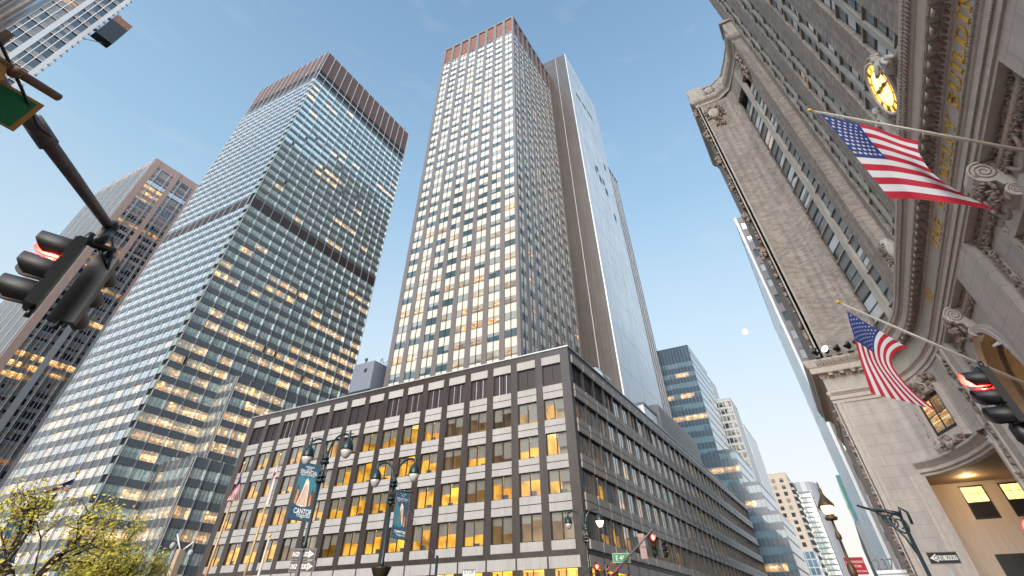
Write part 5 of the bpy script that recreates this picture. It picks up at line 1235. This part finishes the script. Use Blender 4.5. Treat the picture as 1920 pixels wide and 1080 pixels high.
p=at(1136,1058,43); signal(p,(.3,-.9),'small side-facing red traffic signal at the bottom edge beside the corner street lamp',lit='red',s=.6,vl=.2)
p=at(1165,1046,42.5); sign_plate('street_name_sign','small green street sign reading E 46 hanging under the mast','street sign',p,(.35,-.93,0),1.15,.46,M['sgreen'],[('E 46',-.08,-.12,.34,M['swhite'])],border=M['swhite'])
p=at(1205,1024,43); sign_plate('turn_restriction_sign','tall white regulatory sign with red ring hanging beside the red signal','sign',p,(.35,-.93,0),.45,1.3,mat('sign_dull_pink',(.36,.25,.22),.6),[('NO',0,.3,.24,M['sred']),('TURN',0,-.1,.15,M['sblack'])],border=M['pole'])
# near signal, upper left
ms=at(-190,60,5.6); me=at(207,428,9.3); base=Vector((ms.x-1.6,ms.y-1.8,0)); 
t=thing('near_signal_mast','thick grey mast arm reaching in from the upper left with cables and clamps','signal mast',tuple(base)); b=MB(); b.lathe(base,[(.2,0),(.15,.6),(.12,6.2)],M['pole'],14); b.build('pole',t)
b=MB(); j=Vector((base.x,base.y,5.6)); b.tube([j,at(0,165,7.2),at(70,240,7.6),at(140,335,8.3),me],[.11,.1,.092,.082,.066],M['pole'],16)
for f_ in (.86,.9): c_=j.lerp(me,f_)
b.tube([at(58,222,7.55),at(92,272,7.75)],.112,M['pole'],16); b.build('mast_arm',t)
b=MB(); b.tube([at(-20,55,6.3),at(0,80,6.4),at(40,165,6.9),at(70,235,7.4),at(97,256,7.6)],.018,M['black'],7); b.build('cable',t); b=MB(); b.tube([me,at(213,470,9.2),at(200,500,9.1),at(188,470,9.0)],.02,M['black'],6); b.build('cable',t)
b=MB(); b.blob(me,.12,.12,.14,M['black']); b.tube([me,at(195,447,9.1),at(178,455,9)],[.07,.09,.1],M['black'],10); b.tube([at(150,450,8.9),at(215,470,9.1)],.045,M['black'],8); b.tube([at(165,440,9),at(195,470,9.2)],.06,M['dgrey'],8); b.build('bracket',t)
p=at(-40,90,6.6); t=thing('rusty_tube_bracket','rusty tubular arm above the green street sign','bracket',tuple(p)); b=MB(); b.tube([at(-40,90,6.5),at(110,183,7.0)],[.055,.05],M['brown'],12)
for x,y in ((12,125),(28,135)): q_=at(x,y,6.66); b.blob(q_,.075,.075,.075,M['brown'])
b.build('tube',t)
def plate_px(name,label,cat,pts,dist,layers):
    t=thing(name,label,cat,tuple(at(*pts[0],dist[0]))); P=[at(x,y,d) for (x,y),d in zip(pts,dist)]
    n=(P[1]-P[0]).cross(P[2]-P[0]).normalized(); n=n if n.dot(EYE-P[0])>0 else -n; c=sum(P,Vector())/len(P)
    for nm,m,s,w in layers:
        b=MB(); Q=[c+(p_-c)*s+n*w for p_ in P]; Q2=[q_-n*.02 for q_ in Q]; k=len(Q)
        b.mesh(Q+Q2,[tuple(range(k)),tuple(range(2*k-1,k-1,-1))]+[(i,(i+1)%k,k+(i+1)%k,k+i) for i in range(k)],m); b.build(nm,t)
    return t
plate_px('street_name_sign','green street sign with an amber and yellow frame at the top left edge','street sign',[(-125,75),(-5,150),(82,200),(25,247),(-110,175)],[6.7,6.95,7.15,7.2,6.9],[('frame',M['gframe'],1,0),('face',M['sgreen'],.86,.012)])
plate_px('amber_route_sign','small amber sign with black letters behind the rusty arm at the left edge','sign',[(-30,100),(14,122),(8,150),(-30,150)],[6.5,6.6,6.62,6.5],[('plate',M['gframe'],1,0)])
p=at(146,450,8.9); signal(p,(-.93,.36),'large black traffic signal with a glowing red top visor, seen from below at the left',s=.98)
p=at(203,488,9.3); signal(p,(.62,.78),'large black traffic signal head seen from behind, beside the glowing red one at the left',lit='none',s=.98)
# near signal, right
pr_=Vector(at(1868,742,13.2)); t=thing('signal_pole','black painted signal pole leaning in at the right edge','pole',(pr_.x,pr_.y,0)); b=MB(); b.lathe((pr_.x,pr_.y,0),[(.2,0),(.18,.5),(.115,.6),(.11,pr_.z-.75),(.15,pr_.z-.7),(.15,pr_.z-.5),(.11,pr_.z-.45),(.11,pr_.z+.1),(.1,pr_.z+.42),(.04,pr_.z+.5)],M['black'],16); b.build('pole_tube',t)
p=at(1836,693,13); signal(p,(-.15,1),'black traffic signal with a glowing red visor on the right, above the landmark corner',s=.84)
p=at(1938,968,12); signal(p,(-.6,.75),'red traffic signal glowing at the right edge beside the portal wall',s=.8,vl=.2,ems=3)
l_=bpy.data.lights.new('signal_glow','POINT'); l_.energy=60; l_.color=(1,.08,.02); l_.shadow_soft_size=.1; o_=bpy.data.objects.new('signal_glow',l_); C.objects.link(o_); o_.location=at(1930,985,40)
# ornate lantern lamp on the right
def lantern():
    p=at(1553,958,40); b0=Vector((p.x,p.y,0)); h=p.z; t=thing('lantern_lamp','ornate bronze lantern lamp post glowing in front of the pale sky at the right','street lamp',tuple(b0)); m=mat('aged_bronze',(.12,.075,.04),.5,.5,var=.3,scale=8)
    b=MB(); b.lathe(b0,[(.24,0),(.2,.8),(.11,1),(.09,h-2.9),(.15,h-2.85),(.2,h-2.7),(.2,h-2.45),(.12,h-2.3),(.08,h-2.2),(.07,h-1.3),(.15,h-1.25),(.15,h-1.1),(.07,h-.9),(.06,h-.4)],m,12); b.build('pole',t)
    b=MB(); b.lathe((p.x,p.y,h),[(.06,-.45),(.3,-.42),(.36,-.3),(.2,-.22),(.26,-.16)],m,12); b.build('gallery',t)
    b=MB(); b.lathe((p.x,p.y,h),[(.2,-.18),(.3,.0),(.32,.2),(.26,.3)],emit('lantern_glow',(1,.66,.26),6),14); b.build('globe',t)
    b=MB(); b.lathe((p.x,p.y,h),[(.44,.22),(.4,.34),(.24,.55),(.14,.7),(.08,.85),(.1,1.0),(.04,1.15),(.06,1.25),(.01,1.4)],m,12); b.build('cap',t)
    q_=at(1605,1061,40.2); sign_plate('red_notice_sign','small red sign with white lines of text fixed beside the lantern post','sign',q_,(.3,-.95,0),1.0,.7,M['sred'],[('NO STANDING',0,.12,.13,M['swhite']),('ANYTIME',0,-.06,.13,M['swhite']),('TOW AWAY ZONE',0,-.25,.1,M['swhite'])])
lantern()
def ornate_bracket():
    h=at(1690,972,31); b0=Vector((h.x,h.y,0)); t=thing('ornate_bracket_post','black scrolled iron bracket arm on a post in front of the landmark','bracket post',tuple(b0)); B=M['lgreen']
    b=MB(); b.lathe(b0,[(.18,0),(.09,.5),(.075,h.z)],B,10); b.build('pole',t)
    tip=at(1607,948,31.5); e=(tip-h); b=MB(); b.tube([h+Vector((0,0,.15)),h+e*.35+Vector((0,0,.1)),h+e*.6,tip],[.08,.06,.05,.04],B,8); b.tube([h-Vector((0,0,1.3)),h+e*.12-Vector((0,0,.7)),h+e*.35-Vector((0,0,.25)),h+e*.6],.045,B,7)
    for f_,r in ((.1,.3),(.27,.2),(.4,.12)):
        c=h+e*f_-Vector((0,0,.22)); d=e.normalized(); b.tube([c+d*(r*math.cos(a))+Vector((0,0,r*math.sin(a))) for a in [i*math.pi/6 for i in range(13)]],.035,B,6); b.tube([c+d*(r*.5*math.cos(a))+Vector((0,0,r*.5*math.sin(a))) for a in [i*math.pi/6 for i in range(10)]],.03,B,6)
    b.tube([h+Vector((0,0,.0)),h-e*.08+Vector((0,0,.4)),h-e*.22+Vector((0,0,.3)),h-e*.2+Vector((0,0,-.1))],.06,B,7); b.build('scroll_arm',t)
ornate_bracket()
p=at(820,1042,33); t=thing('thin_pole','slim dark green pole in front of the brick facade','pole',(p.x,p.y,0)); b=MB(); b.tube([(p.x,p.y,0),(p.x,p.y,p.z)],.07,M['lgreen'],8); b.build('pole_tube',t); b=MB(); a_=Vector((p.x,p.y,p.z-.1)); e_=Vector((28.9,24.6,8.4)); b.tube([a_.lerp(e_,i/8)-Vector((0,0,.9*math.sin(math.pi*i/8)*.3)) for i in range(9)],.012,M['dgrey'],5); b.build('wire',t)
p=at(340,1030,36); t=thing('camera_mast','pale post with two globe security cameras near the tree','camera post',(p.x,p.y,0)); b=MB(); b.box(FZ,p.x-.15,p.x+.15,p.y-.15,p.y+.15,0,p.z,mat('tan_post',(.42,.32,.24),.7)); b.build('post',t)
for s in (-1,1):
    b=MB(); c_=Vector((p.x-.2*s,p.y+.55*s,p.z+.15*s)); b.tube([(p.x,p.y,p.z-.1),c_+Vector((0,0,.45)),c_+Vector((0,0,.2))],.035,M['swhite'],7); b.blob(c_,.13,.13,.15,M['lgrey'],10,7); b.build('camera',t)
# ================================================================ flags
def flag_mesh(name,parent,grid,th=.01,pattern='us',hoist_v=True,stars=True,ripple=.08,nx=36,ny=26,seed=1,sw=False):
    """grid(u,v)->Vector ; u along the fly 0-1, v down the hoist 0-1"""
    rr=random.Random(seed); b=MB()
    def P(u,v,w=0):
        p=grid(u,v); e=.002; a=grid(min(1,u+e),v)-grid(max(0,u-e),v); c=grid(u,min(1,v+e))-grid(u,max(0,v-e)); n=a.cross(c).normalized()
        if n.dot(EYE-p)<0: n=-n
        return p+n*(w+ripple*(math.sin(u*11+v*3+seed)*.6+math.sin(u*5-v*6)*.5)*min(1,u*3+.15))
    sv=[i/26 for i in range(27)]
    su=[.4*i/14 for i in range(15)]+[.4+.6*i/20 for i in range(1,21)]
    for i in range(len(su)-1):
        for j in range(26):
            u0,u1,v0,v1=su[i],su[i+1],sv[j],sv[j+1]
            if pattern=='us': m=M['bluec'] if (u1<=.4001 and j<14) else (M['redc'] if (j//2)%2==0 else M['whitec'])
            else: m=M['redc'] if ((u1<=.45 and abs((j+.5)/26-.35)<.05) or (.18<u1<.26 and .1<(j+.5)/26<.6)) else M['whitec']
            for w_ in (0,-th): b.poly([P(u0,v0,w_),P(u1,v0,w_),P(u1,v1,w_),P(u0,v1,w_)],m,None,None,True)
    cl=b.build('cloth',parent)
    if pattern=='us' and stars:
        s=MB()
        for r in range(9):
            for c in range(6 if r%2==0 else 5):
                cu=(.034+(c*.0635)+(0 if r%2==0 else .032)); cv=.054+r*.0535; L1=(grid(min(1,cu+.01),cv)-grid(cu-.01,cv)).length/.02; L2=(grid(cu,cv+.01)-grid(cu,cv-.01)).length/.02
                R0=.0195*L2; pts=[]
                for k in range(10):
                    a=math.pi/2+k*math.pi/5; q=R0 if k%2==0 else R0*.42; pts.append(P(cu+q*math.cos(a)/L1,cv-q*math.sin(a)/L2,.012))
                ctr=P(cu,cv,.013)
                for k in range(10): s.poly([ctr,pts[k],pts[(k+1)%10]],M['whitec'])
        s.build('stars',cl)
def pole_obj(label,a,b_,r=.07,ball=.17,grp=None):
    t=thing('flagpole',label,'flagpole',tuple(a),grp); a=Vector(a); b_=Vector(b_); m=MB(); m.tube([a,b_],[r,r*.7],M['wpole'],12); m.build('pole',t); d=(b_-a).normalized(); m=MB(); m.blob(b_+d*(.12+ball),ball,ball,ball,M['gold'],14,9); m.tube([b_,b_+d*.2],.04,M['gold'],8); m.build('finial',t)
    m=MB(); m.tube([a+Vector((0,.1,-.1)),b_+Vector((0,.05,-.12))],.012,M['wpole'],5); m.build('halyard',t); return t
def bil(A,B,Cc,D,mids=None):
    """A hoist top, B fly top, Cc hoist bottom, D fly bottom"""
    A,B,Cc,D=[Vector(v) for v in (A,B,Cc,D)]
    return lambda u,v: (A*(1-u)+B*u)*(1-v)+(Cc*(1-u)+D*u)*v
pole_obj('upper ivory flagpole jutting out from the landmark facade near the clock',(25.3,-13.9,16.9),(25.3,-7.75,23.4),.085,.13,'angled facade flagpoles')
pole_obj('lower ivory flagpole jutting out above the right traffic signal',(46,-14.4,12.4),(46,-6.65,20.2),.11,.17,'angled facade flagpoles')
t=thing('pole_brace','two white steel braces holding the lower flagpole to the wall','brace',(46,-14,13)); b=MB(); k_=hit(1865,652,0,46); 
for q_ in (hit(1925,598,0,47.5),hit(1925,625,0,44.5)): b.tube([k_+Vector((0,0,.1)),q_],.07,M['white'],8)
b.build('brace_rods',t)
def on_plane_x(x,y,X): return hit(x,y,0,X)
# flag 1: hoist = left edge, flying right, nearly in the plane x=25 with the fly end swinging nearer
def grid1(u,v):
    top=[(1538,213),(1630,238),(1722,263)]; bot=[(1668,372),(1765,374),(1862,394)]; hm=(1600,288)
    def cur(pts,u): return ((1-u)**2*pts[0][0]+2*u*(1-u)*pts[1][0]+u*u*pts[2][0],(1-u)**2*pts[0][1]+2*u*(1-u)*pts[1][1]+u*u*pts[2][1])
    a=cur(top,u); c=cur(bot,u); m=(hm[0]+(u*1.0)*(1750-hm[0]),hm[1]+u*(322-hm[1])-8*math.sin(u*3.1))
    x=(1-v)*(1-2*v)*a[0]+4*v*(1-v)*m[0]+v*(2*v-1)*c[0]; y=(1-v)*(1-2*v)*a[1]+4*v*(1-v)*m[1]+v*(2*v-1)*c[1]
    return hit(x,y,0,25.2-1.2*u-.5*v*u)
t=thing('american_flag','large American flag streaming to the right from the upper pole beside the clock','flag',(25.3,-8,22)); flag_mesh('cloth',t,grid1,ripple=.13,seed=2)
def grid2(u,v):
    # hoist along the pole from (1588,583) to (1702,652); fly hangs down
    h0=(1588,583); h1=(1702,652); H=(h0[0]+(h1[0]-h0[0])*v,h0[1]+(h1[1]-h0[1])*v)
    f0=(1633,737); f1=(1757,768); Fy=(f0[0]+(f1[0]-f0[0])*v,f0[1]+(f1[1]-f0[1])*v)
    m0=(1607,655); m1=(1676,690); Mi=(m0[0]+(m1[0]-m0[0])*v,m0[1]+(m1[1]-m0[1])*v)
    x=(1-u)*(1-2*u)*H[0]+4*u*(1-u)*Mi[0]+u*(2*u-1)*Fy[0]; y=(1-u)*(1-2*u)*H[1]+4*u*(1-u)*Mi[1]+u*(2*u-1)*Fy[1]
    return hit(x,y,0,45.8-1.0*u)
t=thing('american_flag','large American flag hanging from the lower pole in front of the landmark','flag',(46,-8,18)); flag_mesh('cloth',t,grid2,ripple=.14,seed=4)
# three slanted poles at the left of the office block
for (bx,tx,D,lab) in (((398,1120),(458,872),45,'tall golden flagpole with the small American flag at the left end of the brick block'),((452,1120),(526,856),45,'tall golden flagpole carrying the white flag'),((478,1120),(505,1008),42,'short pale flagpole without a flag, lowest of the three')):
    tp=at(*tx,D); m=MB(); t=thing('flagpole',lab,'flagpole',(tp.x,tp.y,0),'upright flagpoles by the block'); m.tube([(tp.x,tp.y,0),tuple(tp)],[.11,.07],mat('gilded_pole',(.5,.3,.14),.45,.4) if D==45 else M['wpole'],10); m.build('pole',t); m=MB(); m.blob(tp+Vector((0,0,.1)),.1,.1,.12,M['gold'],10,7); m.build('finial',t)
def pxgrid(A,B,Cc,D,dist): 
    A,B,Cc,D=[at(*p,dist) for p in (A,B,Cc,D)]; return bil(A,B,Cc,D)
t=thing('american_flag','small American flag drooping on the tall golden pole left of the brick block','flag',tuple(at(452,884,45))); flag_mesh('cloth',t,pxgrid((453,884),(449,938),(446,905),(424,938),44.8),ripple=.12,stars=False,seed=5)
t=thing('white_flag','white flag with a red emblem drooping on its golden pole','flag',tuple(at(520,870,45))); flag_mesh('cloth',t,pxgrid((521,872),(508,942),(513,878),(498,950),44.8),pattern='white',ripple=.12,seed=6)
t=thing('american_flag','small American flag streaming left above the tree','flag',tuple(at(141,897,50))); flag_mesh('cloth',t,pxgrid((141,897),(78,922),(128,920),(80,926),50),ripple=.15,stars=False,seed=7)
tp=at(146,886,50.2); t=thing('flagpole','slim white flagpole behind the tree crown','flagpole',(tp.x,tp.y,0)); m=MB(); m.tube([(tp.x,tp.y,0),tuple(tp)],[.1,.06],M['wpole'],8); m.blob(tp,.12,.12,.12,M['gold'],8,6); m.build('pole',t)

# ================================================================ tree
def tree(base,label,H,seed,spread,crown_pts,nleaf):
    rr=random.Random(seed); base=Vector(base); t=thing('street_tree',label,'tree',tuple(base)); b=MB(); tips=[]; segs=[]
    def branch(p,d,L_,r,dep):
        n=4; pts=[p]; rad=[r]; q=p; dd=d.normalized()
        for i in range(n):
            dd=(dd+Vector((rr.gauss(0,.13),rr.gauss(0,.13),rr.gauss(.03,.1)))).normalized(); q=q+dd*L_/n; pts.append(q); rad.append(r*(1-.42*(i+1)/n))
        b.tube(pts,rad,M['bark'],7 if dep<2 else 5,dep==0)
        if dep>=2: segs.extend([(pts[i],pts[i+1]) for i in range(n)])
        if dep>=5: tips.append(q); return
        k=3 if dep<3 else 2
        for i in range(k):
            a=rr.uniform(0,6.28); s=d.orthogonal().normalized(); s=Matrix.Rotation(a+i*2.1,3,d)@s
            nd=(dd*1.0+s*rr.uniform(.55,1.05)*spread+Vector((0,0,.12))).normalized(); branch(pts[rr.choice([2,3,4,4])],nd,L_*rr.uniform(.62,.85),r*.56,dep+1)
    branch(base,Vector((.02,0,1)),H*.34,.2,0)
    b.build('trunk',t); lf=MB()
    for i in range(nleaf):
        p,q=rr.choice(segs); c=p.lerp(q,rr.random())+Vector((rr.gauss(0,.16),rr.gauss(0,.16),rr.gauss(-.02,.14))); s=rr.choice([.035,.05,.065,.085])*rr.uniform(.7,1.1)
        a=Vector((rr.gauss(0,1),rr.gauss(0,1),rr.gauss(0,.6))).normalized(); o=a.orthogonal().normalized()*s*.6; a=a*s
        lf.poly([c-a,c-a*.1+o,c+a,c-a*.1-o],M['leaf'] if rr.random()<.62 else M['leaf2'])
    lf.build('crown',t)
tb=at(20,1150,25); tree((tb.x,tb.y,0),'spring tree with sparse yellow green leaves in the lower left corner',5.3,11,1.35,None,5200)
tb=at(205,1150,29); tree((tb.x,tb.y,0),'second spring tree with fine yellow green leaves, right of the corner tree',5.9,5,1.45,None,8600)

# ================================================================ moon and roof plant
d=ray(1397,622); mo=thing('moon','small white moon in the pale sky right of the towers','moon',tuple(EYE+d*3500)); b=MB(); b.blob(EYE+d*3500,15,15,15,emit('moonlight',(1,.97,.92),2.2),20,14); b.build('disc',mo)
def plant():
    p=at(690,710,118); t=thing('cooling_unit','blue grey cooling unit box on the roof edge between the towers','roof plant',(p.x,p.y,33)); 
    X=92; c=hit(687,712,0,X); b=MB(); b.box(FZ,X-2,X+3,c.y-3.6,c.y+3.3,c.z-3.2,c.z+3.4,mat('slate_blue_metal',(.2,.22,.27),.5,.3,var=.1)); b.box(FZ,X-2.05,X-1.9,c.y-1.5,c.y-.6,c.z+1,c.z+1.9,M['black']); b.box(FZ,X-2.3,X+3,c.y-3.6,c.y+3.3,c.z-3.9,c.z-3.25,M['black']); b.tube([(X,c.y+1.5,c.z+3.3),(X,c.y+1.5,c.z+5)],.2,M['dgrey'],8); b.blob((X,c.y+1.5,c.z+5.2),.45,.45,.4,M['dgrey']); b.build('box',t)
    b=MB(); b.box(FZ,X-2.6,X-2.2,c.y-.5,c.y+3.4,c.z-5.6,c.z-4.0,M['white']); b.build('white_panel',t); b=MB()
    for yy in (c.y-3,c.y,c.y+3): b.tube([(X,yy,33),(X,yy,c.z-3.3)],.15,M['dgrey'],6)
    b.build('stand',t)
    c=hit(708,712,0,X+6); t=thing('scaffold','light steel scaffold frame with pipes on the roof beside the cooling unit','scaffold',(c.x,c.y,33)); b=MB()
    for i in range(5):
        for j in range(3): b.tube([(X+4+j*2,c.y-4+i*2.1,34),(X+4+j*2,c.y-4+i*2.1,c.z+3.6)],.06,M['coping'],5)
    for z in (c.z-2.5,c.z-.5,c.z+1.6,c.z+3.5):
        for j in range(3): b.tube([(X+4+j*2,c.y-4.4,z),(X+4+j*2,c.y+5,z)],.06,M['coping'],5)
        for i in range(4): b.tube([(X+4,c.y-4+i*2.1,z),(X+8,c.y-1.9+i*2.1,z+(1.6 if i%2 else 0))],.05,M['mgrey'],5)
    b.build('frame',t); b=MB(); b.box(FZ,X+3.6,X+7,c.y-4.4,c.y-.6,c.z-4.5,c.z-2.2,M['dgrey']); b.box(FZ,X+3.6,X+7,c.y-4.4,c.y+1.2,c.z-1.2,c.z+.6,M['mgrey']); b.tube([(X+4,c.y-3,c.z+3),(X+4,c.y-2.2,c.z+4.4),(X+5,c.y-.8,c.z+4.2)],.12,M['mgrey'],7); b.build('machinery',t)
    c=hit(1121,697,1,30.2); t=thing('satellite_dish','white dish with a small vent box on the parapet of the long facade','dish',(c.x,c.y,33.2)); b=MB(); ax=Vector((-.5,-.7,.45)).normalized().to_track_quat('Z','Y').to_matrix(); b.lathe((c.x,c.y,34.4),[(.1,-.3),(.7,-.15),(1.3,.15),(1.35,.18),(.7,-.1)],M['wht2'],18,axis=ax); b.tube([(c.x,c.y,33),(c.x,c.y,34.3)],.1,M['mgrey'],7); b.build('dish',t)
    b=MB(); b.box(FZ,c.x+1.6,c.x+5.2,c.y-.6,c.y+1,33.1,34.9,M['white']); 
    for i in range(3): b.box(FZ,c.x+1.9+i*1.1,c.x+2.6+i*1.1,c.y-.63,c.y-.58,33.9,34.5,M['black'])
    b.build('vent_box',t)
    t=thing('roof_aerial','thin curved aerial on the roof corner of the office block','aerial',(74,33,33)); b=MB(); b.tube([(74,33,33),(74,33,35.4),(73.8,32.6,36.2),(73.2,31.6,36.5)],.05,M['dgrey'],6); b.build('rod',t)
plant()
